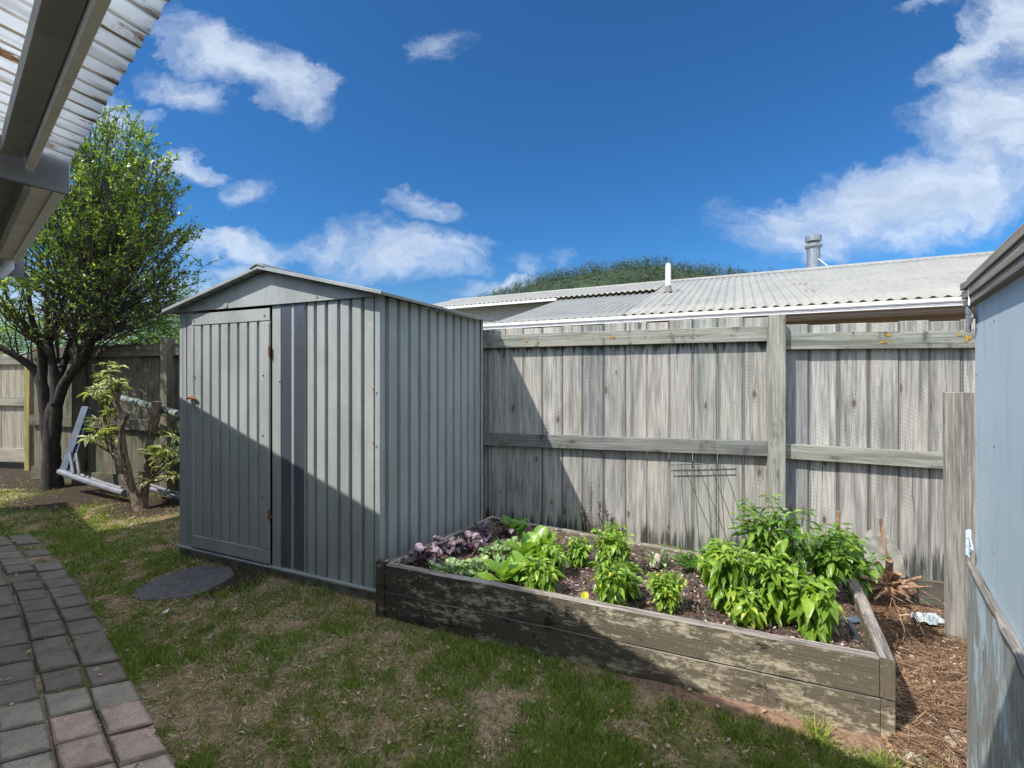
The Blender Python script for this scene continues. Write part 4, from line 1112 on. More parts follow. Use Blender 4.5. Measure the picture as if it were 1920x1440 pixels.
# ------------------------------------------------------------------ pale blue shed on the right
WO, WD = V3((1.537, 1.5, 0)), V3((-.62, -.784, 0)).normalized()
WN = V3((-WD.y, WD.x, 0)) * 1.
if WN.x > 0: WN = -WN                                      # outward: to the left
bs = thing('blue_shed', 'pale blue weathered plywood shed with dark grey fascia at the right edge', 'shed', WO + WD * .6 - WN * .3)
def slab2(name, t0, t1, z0, z1, th, mt, off=0., bevel=.003, par=bs, jit=.0):
    m_ = MB(); m_.box(WO + WD * (t0 + t1) / 2 + WN * (off - th / 2) + UP * (z0 + z1) / 2, (t1 - t0, th, z1 - z0), WD, WN, jit=jit); return m_.build(name, mt, par, bevel=bevel)
slab2('upper_panel', .003, 1.5, .765, 1.66, .018, M['blue'])
# lower panel: proud, with a ragged slanted left edge
m_ = MB(); N0 = 16; edge = []
for i in range(N0 + 1):
    z = -.12 + (.755 + .12) * i / N0; x = -.010 - .016 * math.sin(min(1, (1 - i / N0) * 1.2) * 1.5) + .002 * MN.noise(V3((z * 30, 0, 0)))
    edge.append((x, z))
pts = [WO + WD * x + UP * z + WN * .016 for x, z in edge] + [WO + WD * 1.5 + UP * .755 + WN * .016, WO + WD * 1.5 + UP * -.12 + WN * .016]
m_.prism(pts, -WN * .02); o = m_.build('lower_panel', M['blue_worn'], bs, bevel=.002); o['label'] = 'flaking worn lower panel'
for i_, (t_, z_) in enumerate(((.03, 1.40), (.03, 1.18), (.035, .98), (.30, 1.55), (.3, 1.2), (.3, .9))):
    m_ = MB(); p = WO + WD * t_ + UP * z_; m_.tube([p + WN * -.002, p + WN * .0015], .004, 8); m_.build('nail_head', M['greyboard'], bs)
slab2('edge_strip', -.020, .0, -.1, 1.60, .014, M['blue'], off=-.004)
m_ = MB()                                                  # splintered batten
a = WO + WD * .02 + UP * .772 + WN * .012
m_.tube([a + WD * (.1 * i) + UP * .003 * MN.noise(V3((i * .9, 0, 0))) + WN * .003 * MN.noise(V3((0, i * .8, 0))) for i in range(15)], [.010 + .002 * (i % 2) for i in range(15)], 6, jit=.15)
o = m_.build('batten', M['greyboard'], bs); o['label'] = 'splintered bare batten'
for i, (z0, z1, o_) in enumerate(((1.628, 1.652, .014), (1.654, 1.684, .018), (1.686, 1.712, .022))):
    m_ = MB(); m_.box(WO + WD * .79 + WN * o_ / 2 + UP * (z0 + z1) / 2 + WN * -.01, (1.46, .03 + o_, z1 - z0), WD, WN); m_.build('fascia_board', M['fascia'], bs, bevel=.002)
    m_ = MB(); a = WO + WD * .052 + WN * (o_ * .5 - .01)
    m_.box(a + WD * -.048 + WN * (-.0) + UP * (z0 + z1) / 2, (.098, .029 + o_, z1 - z0 - .002), WD + WN * -.10, WN + WD * .10); m_.build('fascia_board', M['fascia'], bs, bevel=.002)
m_ = MB(); m_.box(WO + WD * .062 + WN * .0215 + UP * 1.668, (.004, .004, .09), WD, WN); m_.build('joint_strip', M['white'], bs)
for z in (1.585, .835):
    m_ = MB(); c = WO + WD * -.006 + WN * .012 + UP * z
    m_.box(c, (.022, .007, .088), WD, WN); 
    for q in (-.028, 0, .028): m_.tube([c + WN * .004 + UP * (q - .0128), c + WN * .004 + UP * (q + .0128)], .006, 8)
    b0 = c + WD * .014
    pts = [b0 + UP * .032, b0 + UP * -.032] + [b0 + WD * (.052 + .010 * math.cos(a_)) + UP * .010 * math.sin(a_) for a_ in (-1.4, -.7, 0, .7, 1.4)]
    m_.prism(pts, WN * .003); m_.tube([b0 + WD * .05 + WN * .002, b0 + WD * .05 + WN * .007], .003, 8)
    m_.build('hinge', M['blue'] if z < 1 else M['galv'], bs, bevel=.001)
m_ = MB(); m_.box(WO + WD * .77 - WN * .35 + UP * .82, (1.46, .6, 1.735), WD, WN); m_.build('body', M['blue'], bs)
m_ = MB(); m_.box(WO + WD * .77 - WN * .36 + UP * 1.70, (1.55, .68, .02), WD, WN); m_.build('roof', M['darkgrey'], bs)

# ------------------------------------------------------------------ own house: eave seen from below
hs = thing('house', 'house eave at upper left with white rusty corrugated overhang and grey beams', 'house', HO + HM * 1.5)
def hp(e, m, z): return HO + HE * e + HM * m + UP * z
E1, E2, E0 = 1.305, 3.42, -2.6                              # lean-to end, gutter end, far (behind) end
ZE, SL = 2.288, .16
m_ = MB(); pit = .0826; A_ = .0075; pr = []
x = E0; i = 0
while x <= E1 - .012: pr.append((x, A_ * math.cos(2 * math.pi * x / pit))); x += pit / 10
nlev = 9
for lv in range(nlev + 1):
    mm_ = 1.9 * lv / nlev
    for (x, z) in pr: m_.v.append(hp(x, mm_, ZE + SL * mm_ + z))
n = len(pr)
for lv in range(nlev):
    for i in range(n - 1):
        a = lv * n + i; m_.face([a, a + 1, a + n + 1, a + n], [(pr[i][0], 1.9 * lv / nlev), (pr[i + 1][0], 1.9 * lv / nlev), (pr[i + 1][0], 1.9 * (lv + 1) / nlev), (pr[i][0], 1.9 * (lv + 1) / nlev)], (.3, .3))
o = m_.build('roof_sheet', M['eave_iron'], hs, smooth=True); md = o.modifiers.new('thickness', 'SOLIDIFY'); md.thickness = .0012; o['label'] = 'white corrugated overhang with rust streaks'
def hbox(name, e0, e1, m0, m1, z0, z1, mt, par=hs, bevel=.002, jit=0):
    m_ = MB(); m_.box(hp((e0 + e1) / 2, (m0 + m1) / 2, (z0 + z1) / 2), (e1 - e0, m1 - m0, z1 - z0), HE, HM, jit=jit); return m_.build(name, mt, par, bevel=bevel)
hbox('outer_beam', E0, 1.26, .108, .130, 2.198, 2.296, M['beam'])
hbox('main_beam', E0, 1.19, .132, .196, 2.232, 2.300, M['soffit'])
hbox('cross_block', 1.19, 1.24, .14, .9, 2.235, 2.29, M['soffit'])
hbox('rafter', -.5, -.46, .2, 1.9, 2.25, 2.32, M['beam'])
m_ = MB(); z0 = ZE + .004
m_.prism([hp(E1, .0, z0), hp(E1, 0., z0 - .135), hp(E1, .5, z0 - .135 + .02), hp(E1, .5, z0 + SL * .5)], HE * .02); m_.build('barge_board', M['darkgrey'], hs, bevel=.002)
# gutter run beyond the lean-to
gp = [(.034, .09), (.034, .0), (.036, .0), (.105, .0), (.105, .09), (.10, .09), (.10, .006), (.038, .006), (.036, .006), (.036, .09)]
def hsweep(name, prof, e0, e1, z, mt, par=hs, m0=0.):
    m_ = MB(); m_.sweep([(a, c) for a, c in prof], hp(e0, m0, z), hp(e1, m0, z), HM, UP, closed=True, caps=True); return m_.build(name, mt, par, bevel=.001)
gt = hsweep('gutter', gp, E1 + .0205, E2, 2.198, M['beige'])
hbox('gutter_front', E1 + .0205, E2, -.004, .033, 2.190, 2.292, M['white'], gt)
hbox('fascia', E1 + .03, E2 + .02, .108, .130, 2.15, 2.31, M['soffit'])
hbox('soffit', E1 + .03, E2 - .02, .132, 1.25, 2.235, 2.243, M['soffit'])
m_ = MB(); c = hp(E2 - .06, .05, 2.198)
m_.tube([c, c + UP * -.05, c + UP * -.10 + HM * .03, c + UP * -.16 + HM * .16, c + UP * -.22 + HM * .3], .034, 14); m_.build('downpipe', M['white'], hs, smooth=True)
m_ = MB(); m_.box(hp(E2 + .02, .05, 2.17), (.012, .17, .15), HE, HM); m_.build('end_board', M['darkgrey'], hs)
# body of the house behind and above
hbox('wall', E0, 3.2, 1.25, 1.45, -.05, 2.26, M['house_wall'])
m_ = MB()
m_.prism([hp(E0, .13, 2.315), hp(E0, 3.6, 2.9), hp(E0, 3.6, 2.95), hp(E0, .13, 2.36)], HE * 0.001); m_ = MB()
m_.sweep([(.12, .0), (3.6, .9), (3.6, .93), (.12, .03)], hp(E1 + .003, 0, 2.30), hp(E2, 0, 2.30), HM, UP, closed=True, caps=True); m_.build('roof', M['roof_grey'], hs)
m_ = MB(); m_.sweep([(1.9, .0), (3.6, .5), (3.6, .53), (1.9, .03)], hp(E0, 0, 2.56), hp(E1 + .03, 0, 2.56), HM, UP, closed=True, caps=True); m_.build('roof', M['roof_grey'], hs)
hbox('wall', 3.2, 6.4, 1.55, 3.4, -.05, 2.72, M['house_wall'])
m_ = MB(); m_.sweep([(.55, .0), (3.6, .6), (3.6, .63), (.55, .03)], hp(E2 + .03, 0, 2.44), hp(4.75, 0, 2.44), HM, UP, closed=True, caps=True); m_.build('roof', M['roof_grey'], hs)  # unseen roof piece added to keep the lawn left of the shed shaded
# ------------------------------------------------------------------ neighbour's house behind the fence
NO, ND = V3((-.6, 9.2, 0)), V3((.895, -.446, 0)).normalized()
NNn = V3((-ND.y, ND.x, 0))
nb = thing('neighbour_house', 'neighbouring house with long cream corrugated iron roof behind the fence', 'house', NO + ND * 6 + NNn * 6)
def np_(s_, w, z): return NO + ND * s_ + NNn * w + UP * z
def gs(u):
    k = (u - U0) / F; return (k * NO.y - NO.x) / (ND.x - k * ND.y)
def corr(s0, s1, w0, w1, z0, z1, mt, pitch=.152, amp=.019, lab=None, name='roof', par=nb):
    m_ = MB(); n = int((s1 - s0) / pitch * 8); pr = [(s0 + (s1 - s0) * i / n) for i in range(n + 1)]
    lv = 6
    for q in range(lv + 1):
        for x in pr:
            k = q / lv; m_.v.append(np_(x, w0 + (w1 - w0) * k, z0 + (z1 - z0) * k + amp * math.cos(2 * math.pi * x / pitch)))
    N1 = n + 1
    for q in range(lv):
        for i in range(n):
            a = q * N1 + i; y0, y1 = q * (w1 - w0) / lv, (q + 1) * (w1 - w0) / lv
            m_.face([a, a + 1, a + N1 + 1, a + N1], [(pr[i], y0), (pr[i + 1], y0), (pr[i + 1], y1), (pr[i], y1)], (.5, .5))
    o = m_.build(name, mt, par, smooth=True)
    md = o.modifiers.new('thickness', 'SOLIDIFY'); md.thickness = .004
    if lab: o['label'] = lab
    return o
TAN, WR, ZG = .28, 6.2, 2.4
zr = lambda w: ZG + .045 + TAN * w
sB = gs(1165)
corr(sB, 11.5, -.03, WR, zr(-.03), zr(WR), M['roof_white'], lab='cream painted corrugated sheets')
WL = 3.8
# main roof's left part, its own eave higher up the slope
sleft = -4.85
corr(sleft, sB, WL - .05, WR, zr(WL) + .02, zr(WR), M['roof_white'], pitch=.152)
g2 = corr(.228, sB - .02, -.03, WL + .25, ZG + .03 - .008, zr(WL + .25) - .055, M['roof_grey'], amp=.02, lab='older grey corrugated sheets')
m_ = MB(); m_.sweep([(-.2, -.06), (0, .03), (.2, -.06), (.2, -.075), (0, .012), (-.2, -.075)], np_(sleft - .05, WR, zr(WR) + .01), np_(11.5, WR, zr(WR) + .01), NNn, UP, closed=True, caps=True); m_.build('ridge_cap', M['roof_white'], nb)
m_ = MB(); m_.prism([np_(sleft, WR, zr(WR) - .02), np_(11.5, WR, zr(WR) - .02), np_(11.5, 2 * WR, zr(0)), np_(sleft, 2 * WR, zr(0))], UP * -.02); m_.build('roof', M['roof_white'], nb)
def nbox(name, s0, s1, w0, w1, z0, z1, mt, par=nb, bevel=.003):
    m_ = MB(); m_.box(np_((s0 + s1) / 2, (w0 + w1) / 2, (z0 + z1) / 2), (s1 - s0, w1 - w0, z1 - z0), ND, NNn); return m_.build(name, mt, par, bevel=bevel)
gu = nbox('gutter', gs(905) - .3, 11.5, -.14, -.05, ZG - .058, ZG + .0, M['white'])
nbox('gutter_bead', gs(905) - .3, 11.5, -.148, -.1405, ZG - .045, ZG - .003, M['white'], gu); nbox('gutter_lip', gs(905) - .3, 11.5, -.135, -.052, ZG - .106, ZG - .094, M['white'], gu)
nbox('gutter_bead', gs(905) - .3, 11.5, -.13, -.055, ZG - .092, ZG - .060, M['gutter_grey'], gu)
nbox('fascia', gs(905) - .3, 11.5, -.045, -.02, ZG - .16, ZG + .022, M['house_wall'])
nbox('soffit', gs(905) - .3, 11.5, -.018, .35, ZG - .18, ZG - .162, M['house_wall'])
nbox('wall', gs(905) - .2, 11.5, .36, .5, -.1, ZG - .182, M['house_wall'])
nbox('upper_gutter', sleft, .2, WL - .16, WL - .07, zr(WL) - .085, zr(WL) - .02, M['white'])
nbox('upper_wall', sleft + .3, .22, WL + .3, WL + .4, 2.0, zr(WL) - .05, M['soffit'])
nbox('upper_wall', sleft + .1, sleft + .25, WL + .3, 2 * WR - .4, -.1, zr(WL) - .05, M['soffit'])
m_ = MB()
for (u, v) in ((1490, 532), (1500, 532), (1510, 531), (1511, 545), (1525, 544), (1246, 572), (1253, 571), (1292, 552)):
    k = (u - U0) / F; s_ = None
    # ray / roof plane intersection
    d_ = V3((k, 1, (V0 - v) / F)); nr_ = (UP - NNn * TAN); q = np_(0, 0, zr(0) + .017); t_ = (q - V3((0, 0, H))).dot(nr_) / d_.dot(nr_)
    c = V3((0, 0, H)) + d_ * t_; rr_ = random.uniform(.02, .04)
    m_.prism([c + ND * rr_ * math.cos(a) * random.uniform(.7, 1.3) + (NNn + UP * TAN) * rr_ * 1.5 * math.sin(a) * random.uniform(.7, 1.3) for a in [i * .785 for i in range(8)]], UP * .004)
o = m_.build('rust_spots', M['rust'], nb)
# flue and vent pipe (own things on the roof)
def lathe(prof, c, seg=20):
    m_ = MB(); n = len(prof)
    for (r_, z) in prof:
        for k in range(seg): m_.v.append(c + V3((r_ * math.cos(6.2832 * k / seg), r_ * math.sin(6.2832 * k / seg), z)))
    for i in range(n - 1):
        for k in range(seg):
            k2 = (k + 1) % seg; m_.face([i * seg + k, i * seg + k2, (i + 1) * seg + k2, (i + 1) * seg + k], [(k / seg, i)] * 4)
    m_.face([k for k in range(seg)][::-1], [(0, 0)] * seg); m_.face([(n - 1) * seg + k for k in range(seg)], [(0, 0)] * seg)
    return m_
ZF = 12.4
fc = at(1525, 600, ZF); r0 = 11 / F * ZF; zz_ = lambda v: H + (V0 - v) / F * ZF
fl = thing('roof_flue', 'galvanised round flue with capped cowl on the neighbouring roof ridge', 'flue', V3((fc.x, fc.y, zz_(508))))
c = V3((fc.x, fc.y, 0))
lathe([(r0, zz_(540)), (r0, zz_(466))], c).build('pipe', M['galv'], fl, smooth=False)
lathe([(r0, zz_(466)), (r0 * 1.28, zz_(464)), (r0 * 1.3, zz_(461)), (r0 * .9, zz_(457)), (r0 * .62, zz_(455)), (r0 * .62, zz_(453.5)), (r0 * 1.18, zz_(453)), (r0 * 1.2, zz_(443)), (r0 * .9, zz_(441.5))], c).build('cowl', M['galv'], fl)
m_ = MB(); m_.tube([c + V3((r0 * .2, -r0, zz_(488))), c + V3((r0 * 1.2, -r0 * 2.2, zz_(507)))], .012, 6); m_.build('stay', M['white'], fl)
ZV = 10.6; vc = at(1253, 600, ZV); zz_ = lambda v: H + (V0 - v) / F * ZV
vp = thing('vent_pipe', 'short white vent pipe with rounded top on the neighbouring roof', 'vent pipe', V3((vc.x, vc.y, zz_(545))))
c = V3((vc.x, vc.y, 0)); r0 = 5 / F * ZV
lathe([(r0, zz_(548)), (r0, zz_(499)), (r0 * .8, zz_(496.5)), (r0 * .8, zz_(495.5)), (r0 * .5, zz_(493.5))], c, 14).build('pipe', M['white'], vp)
lathe([(r0 * 1.5, zz_(548)), (r0 * 1.1, zz_(538)), (r0 * 1.05, zz_(536))], c, 14).build('flashing', M['concrete'], vp)

# ------------------------------------------------------------------ hill
def hill_h(u, d):                                         # silhouette measured in the photo
    pts = [(300, 690), (700, 660), (820, 600), (915, 556), (960, 540), (1000, 524), (1030, 514), (1065, 512), (1090, 505), (1130, 500), (1170, 494), (1215, 491), (1250, 498), (1300, 505), (1340, 508), (1380, 516), (1440, 520), (1500, 530), (1700, 560), (2100, 640), (2600, 690)]
    for (a, b_), (c_, e_) in zip(pts, pts[1:]):
        if a <= u <= c_: v = b_ + (e_ - b_) * (u - a) / (c_ - a); break
    else: v = 692
    return (V0 - v - 10) / F * d
DH = 420.
N1, N2 = 150, 40; Vv = []
for j in range(N2 + 1):
    for i in range(N1 + 1):
        u = 300 + 2300 * i / N1; X = (u - U0) / F * DH; k = j / N2
        y = DH - 150 + 260 * k; prof = math.sin(math.pi * min(1, k / .577 * .5) if k < .577 else math.pi * (.5 + (k - .577) / .423 * .5))
        z = H * prof + hill_h(u, DH) * prof * (1 if k < .577 else .97) - 1 + 5 * MN.noise(V3((X * .02, y * .02, 0))) * prof * (1 - prof)
        Vv.append((X, y, z))
me = bpy.data.meshes.new('hill'); me.from_pydata(Vv, [], [(j * (N1 + 1) + i, j * (N1 + 1) + i + 1, (j + 1) * (N1 + 1) + i + 1, (j + 1) * (N1 + 1) + i) for j in range(N2) for i in range(N1)])
o = link('hill', me, M['hill'], smooth=True); tag(o, kind='structure')
P, rr_, LL_ = [], [], []
hv = np.array(Vv).reshape(N2 + 1, N1 + 1, 3)
for _ in range(5200):
    i, j = rng.uniform(34, 84), rng.uniform(6, 26)
    a, b_ = int(i), int(j); q = hv[b_, a] * (1 - (i - a)) * (1 - (j - b_)) + hv[b_, a + 1] * (i - a) * (1 - (j - b_)) + hv[b_ + 1, a] * (1 - (i - a)) * (j - b_) + hv[b_ + 1, a + 1] * (i - a) * (j - b_)
    P.append(q)
P = np.array(P); tone = np.clip(rng.normal(.45, .4, len(P)), 0, 1)
nt_ = 34; Q, D, RQ = [], [], []
hgt = rng.uniform(3.5, 10, len(P)) * (1 + .35 * np.sin(P[:, 0] * .11) * np.sin(P[:, 1] * .13))
for k in range(nt_):
    a = rng.uniform(0, 6.28, len(P)); zz2 = rng.random(len(P)); rad = (1 - zz2 * .8) * hgt * .3
    Q.append(P + np.stack([np.cos(a) * rad, np.sin(a) * rad, zz2 * hgt], 1)); D.append(np.stack([np.cos(a), np.sin(a), rng.uniform(-.2, .9, len(P))], 1)); RQ.append(np.clip(tone + rng.normal(0, .12, len(P)), 0, 1))
Q, D, RQ = np.concatenate(Q), np.concatenate(D), np.concatenate(RQ)
o = scatter('forest', T_SMALL, Q, D, np.tile([0, -.3, 1.], (len(Q), 1)) + rng.normal(size=Q.shape) * .3, rng.uniform(.4, 1., len(Q)), rng.uniform(.35, .8, len(Q)), RQ, M['forest'])
tag(o, 'dense green forest covering the distant hill', 'forest', kind='stuff')
m_ = MB(); q = at(1345, 512, DH); m_.tube([q + UP * -6, q + UP * 3.5], .22, 5); o = m_.build('radio_mast', M['white']); tag(o, 'tiny pale mast on the right shoulder of the distant hill', 'mast')

# ------------------------------------------------------------------ tree at left
def crown_r(z):
    t = [(1.7, .45), (2.0, .95), (2.34, 1.12), (2.87, 1.3), (3.4, 1.05), (3.86, .8), (4.32, .52), (4.62, .14)]
    if z <= t[0][0]: return t[0][1]
    for (a, b_), (c_, e_) in zip(t, t[1:]):
        if a <= z <= c_: return b_ + (e_ - b_) * (z - a) / (c_ - a)
    return .05
TB = on(100, 914, 0.); TX = V3((-5.22, 5.5, 0))
tree = thing('tree', 'bushy small-leaved tree with dark forked trunk at the left fence', 'tree', TB)
rnd = random.Random(21)
tk = MB()
def tp(u, v, dy=0): p = at(u, v, TB.y + dy); return p
def limb(pts, rads, seg=10, jit=.06):
    # smooth the polyline
    q, r_ = [], []
    for i in range(len(pts) - 1):
        for k in range(4):
            t = k / 4; p0, p1, p2, p3 = pts[max(i - 1, 0)], pts[i], pts[i + 1], pts[min(i + 2, len(pts) - 1)]
            q.append(.5 * ((2 * p1) + (p2 - p0) * t + (2 * p0 - 5 * p1 + 4 * p2 - p3) * t * t + (3 * p1 - p0 - 3 * p2 + p3) * t ** 3)); r_.append(rads[i] + (rads[i + 1] - rads[i]) * t)
    q.append(pts[-1]); r_.append(rads[-1]); tk.tube(q, r_, seg, jit=jit); return q
limb([tp(96, 930), tp(97, 905), tp(97, 860), tp(96, 815), tp(97, 775), tp(95, 755)], [.15, .108, .085, .08, .07, .03], 12)
limb([tp(95, 870), tp(90, 810), tp(84, 755), tp(78, 720), tp(62, 690), tp(30, 668, -.1), tp(-15, 640, -.2), tp(-50, 600, -.2)], [.05, .07, .062, .055, .048, .036, .028, .018])
limb([tp(98, 870), tp(102, 810), tp(105, 755), tp(104, 715), tp(98, 680), tp(92, 640, .1), tp(88, 590, .15), tp(90, 520, .2)], [.05, .07, .058, .05, .042, .036, .028, .018])
limb([tp(106, 760), tp(118, 725), tp(138, 695), tp(158, 670), tp(172, 640, -.1), tp(190, 600, -.15), tp(215, 540, -.2)], [.06, .055, .05, .05, .04, .03, .018])
limb([tp(78, 722), tp(80, 690), tp(76, 650, -.1), tp(60, 600, -.25), tp(50, 520, -.3)], [.05, .045, .035, .028, .015])
limb([tp(104, 715), tp(120, 680, .2), tp(135, 630, .3), tp(150, 560, .4), tp(160, 480, .4)], [.05, .04, .03, .024, .014])
tk.build('trunk', M['bark'], tree, smooth=True)
forks = [tp(30, 668, -.1), tp(95, 640, .1), tp(150, 675), tp(172, 640, -.1), tp(76, 650, -.1), tp(135, 640, .3), tp(60, 690), tp(110, 680, .1), tp(190, 600, -.15), tp(150, 560, .4)]
br = MB(); LP, LD, LR = [], [], []
for k in range(420):
    z = 1.75 + 2.85 * rnd.random() ** .85; a = rnd.uniform(0, 6.28); q = crown_r(z) * (rnd.uniform(.35, 1.) ** .6)
    zc = (z - 1.7) / 2.9; cx = TX.x + .12 + .22 * zc
    tip = V3((cx + math.cos(a) * q, TX.y + math.sin(a) * q * .9, z))
    fk = min(forks, key=lambda f: (f - tip).length + rnd.uniform(0, 1.2))
    mid = fk.lerp(tip, .45) + V3((math.cos(a) * .15 * q, math.sin(a) * .15 * q, -.04 + .25 * rnd.random()))
    pts = bez(fk, mid, tip, 10); pts = [p + V3((rnd.uniform(-.02, .02), rnd.uniform(-.02, .02), 0)) for p in pts]
    r0_ = .016 if k % 4 == 0 else .009
    br.tube(pts, [r0_ * (1 - .8 * i / 9) for i in range(10)], 5, cap=False)
    for s_ in range(9):                                   # side twigs
        f = rnd.uniform(.4, 1) * 8.99; j = int(f); p = pts[j].lerp(pts[j + 1], f - j)
        ax = (pts[j + 1] - pts[j]).normalized(); d_ = (ax * .8 + V3((rnd.uniform(-1, 1), rnd.uniform(-1, 1), rnd.uniform(-.2, .9)))).normalized()
        Lw = rnd.uniform(.10, .28); e = p + d_ * Lw; br.tube([p, p.lerp(e, .5) + UP * .01, e], [.0035, .003, .0018], 3, cap=False)
        dense = (14 if p.z > 3.0 else 10) if p.z > 2.3 else 4
        if p.z < 1.9: dense = 2
        rad = math.hypot(p.x - cx, p.y - TX.y) / max(.2, crown_r(p.z))
        if rad < .45: dense = int(dense * .45)
        tn = min(1, max(0, rnd.gauss(.5, .22)))
        for l in range(dense):
            t = rnd.random(); o_ = p.lerp(e, t) + V3((rnd.uniform(-1, 1), rnd.uniform(-1, 1), rnd.uniform(-1, 1))) * .02
            LP.append(tuple(o_)); LD.append((d_.x + rnd.uniform(-1, 1), d_.y + rnd.uniform(-1, 1), d_.z + rnd.uniform(-.9, .7))); LR.append(min(1, max(0, tn + rnd.gauss(0, .14))))
br.build('branches', M['twig'], tree)
LP = np.array(LP); n = len(LP); print('tree leaves', n)
scatter('crown', T_SMALL, LP, LD, np.tile([0, 0, 1.], (n, 1)) + rng.normal(size=(n, 3)) * .6, rng.uniform(.022, .066, n), rng.uniform(.014, .03, n), LR, M['treeleaf'], tree)

# bushes and trees beyond the fence
def bush(name, label, cat, c, rx, ry, h, nl, material, seed, ls=.05, group=None, clump=34):
    rd = random.Random(seed); rt = thing(name, label, cat, V3((c[0], c[1], 0)), group)
    b_ = MB(); P, D = [], []; R_ = []
    for k in range(clump):
        a = rd.uniform(0, 6.28); t = rd.random() ** .6; z = h * rd.uniform(.25, 1); q = math.sqrt(max(.05, 1 - (z / h) ** 3)) * t
        m0 = V3((c[0] + math.cos(a) * rx * q, c[1] + math.sin(a) * ry * q, z))
        b_.tube(bez(V3((c[0] + rd.uniform(-.1, .1), c[1], 0)), V3((c[0], c[1], z * .6)), m0, 7), [.04, .03, .025, .02, .014, .01, .006], 5, cap=False)
        tn = rd.random()
        for l in range(nl // clump):
            o_ = V3((rd.gauss(0, 1), rd.gauss(0, 1), rd.gauss(0, .8))) * rx * .17; P.append(tuple(m0 + o_)); D.append((o_.x * 6 + rd.gauss(0, .5), o_.y * 6 + rd.gauss(0, .5), rd.uniform(-.5, .8))); R_.append(min(1, max(0, tn * .6 + rd.random() * .4)))
    b_.build('branches', M['twig'], rt)
    n = len(P); scatter('crown', T_SMALL, np.array(P), D, np.tile([0, 0, 1.], (n, 1)) + rng.normal(size=(n, 3)) * .6, rng.uniform(ls * .7, ls * 1.3, n), ls * .5, R_, M[material], rt)
bb = at(262, 600, 9.); bush('bush', 'bright green bush behind the dark fence, between tree and shed', 'bush', (bb.x, bb.y), 1.0, .8, 2.75, 9000, 'bushleaf', 1, .07)
bb = at(345, 600, 10.5); bush('bush', 'yellow-green bush peeping over the shed roof corner', 'bush', (bb.x, bb.y), .9, .8, 3.3, 7000, 'bushleaf', 2, .07)
bb = at(150, 600, 11.); bush('bush', 'darker green bush behind the fence, mostly hidden by the tree', 'bush', (bb.x, bb.y), 1.6, 1.0, 2.9, 9000, 'treeleaf', 3, .08)
bb = at(-10, 600, 10.); bush('bush', 'green bush behind the far left sunlit fence', 'bush', (bb.x, bb.y), 1.6, 1.0, 2.6, 8000, 'treeleaf', 4, .08)

# variegated shrub, cut stems
sh = thing('variegated_shrub', 'pruned shrub with bare brown stems and cream-edged leaf clusters left of the shed', 'shrub', on(265, 955, 0))
Z0 = 4.69
def stem(pts, rads, name='stem'):
    m_ = MB(); q = [at(u, v, Z0 + dz) for u, v, dz in pts]; m_.tube(q, rads, 9, jit=.12); m_.build(name, M['shrubbark'], sh, smooth=False)
stem([(268, 965, 0), (255, 935, 0), (240, 905, 0), (226, 875, .02), (214, 850, .05), (200, 815, .08), (193, 780, .1), (192, 745, .1), (190, 725, .1)], [.07, .05, .038, .032, .028, .024, .018, .013, .009])
stem([(250, 930, 0), (240, 885, -.03), (232, 850, -.05), (228, 815, -.05), (226, 780, -.05), (218, 755, -.05), (222, 735, -.05), (224, 718, -.05)], [.042, .034, .031, .029, .026, .024, .023, .021])
stem([(228, 800, -.05), (236, 785, -.08), (242, 773, -.1)], [.022, .018, .016])
stem([(268, 960, .05), (272, 920, .08), (276, 880, .1), (277, 850, .1), (282, 820, .1), (290, 785, .1), (294, 753, .1)], [.048, .037, .032, .03, .036, .045, .046], 'cut_stem')
rd = random.Random(8); P, D, N, L_, W_, Rr = [], [], [], [], [], []
tw = MB()
def whorl(u, v, dz, k, L0_):
    c = at(u, v, Z0 + dz); a0 = rd.uniform(0, 6.28)
    T3 = Matrix.Rotation(rd.uniform(-.7, .7), 3, 'X') @ Matrix.Rotation(rd.uniform(-.7, .7), 3, 'Y')
    for i in range(k):
        a = a0 + i * 6.28 / k + rd.uniform(-.2, .2); out = V3((math.cos(a), math.sin(a), 0)); e = rd.uniform(-.35, .45)
        d_ = T3 @ (out * math.cos(e) + UP * math.sin(e)); P.append(tuple(c + out * .01)); D.append(tuple(d_)); N.append(tuple(T3 @ (UP * math.cos(e) - out * math.sin(e)))); L_.append(L0_ * rd.uniform(.7, 1.15)); W_.append(L0_ * .30); Rr.append(rd.random())
    return c
def cluster(cu, cv, ru, rv, n, base, dz=0):
    for _ in range(n):
        u, v = cu + rd.uniform(-ru, ru), cv + rd.uniform(-rv, rv) * 1.7; z = dz + rd.uniform(-.2, .2)
        c = whorl(u, v, z, rd.choice((7, 8, 9)), rd.uniform(.085, .12)); s_ = at(*base[:2], Z0 + base[2]); tw.tube(bez(s_, s_.lerp(c, .6) + V3((0, 0, -.03)), c, 6), [.008, .007, .006, .005, .004, .004], 5, cap=False)
cluster(212, 700, 20, 12, 8, (222, 745, -.05)); cluster(188, 735, 32, 14, 9, (195, 790, .1)); cluster(205, 722, 24, 10, 6, (222, 760, -.05)); cluster(190, 790, 26, 12, 5, (200, 815, .08)); cluster(185, 825, 24, 12, 6, (210, 850, .05)); cluster(225, 812, 8, 8, 1, (214, 850, .05))
cluster(312, 830, 24, 14, 8, (276, 890, .1), .05); cluster(315, 868, 24, 20, 12, (274, 905, .1), .05); cluster(285, 855, 12, 8, 3, (276, 880, .1)); cluster(285, 888, 12, 10, 3, (272, 920, .08))
tw.build('twigs', M['shrubbark'], sh)
scatter('leaves', T_LANCE, P, D, N, np.array(L_), np.array(W_), np.array(Rr), M['variegated'], sh, smooth=True)

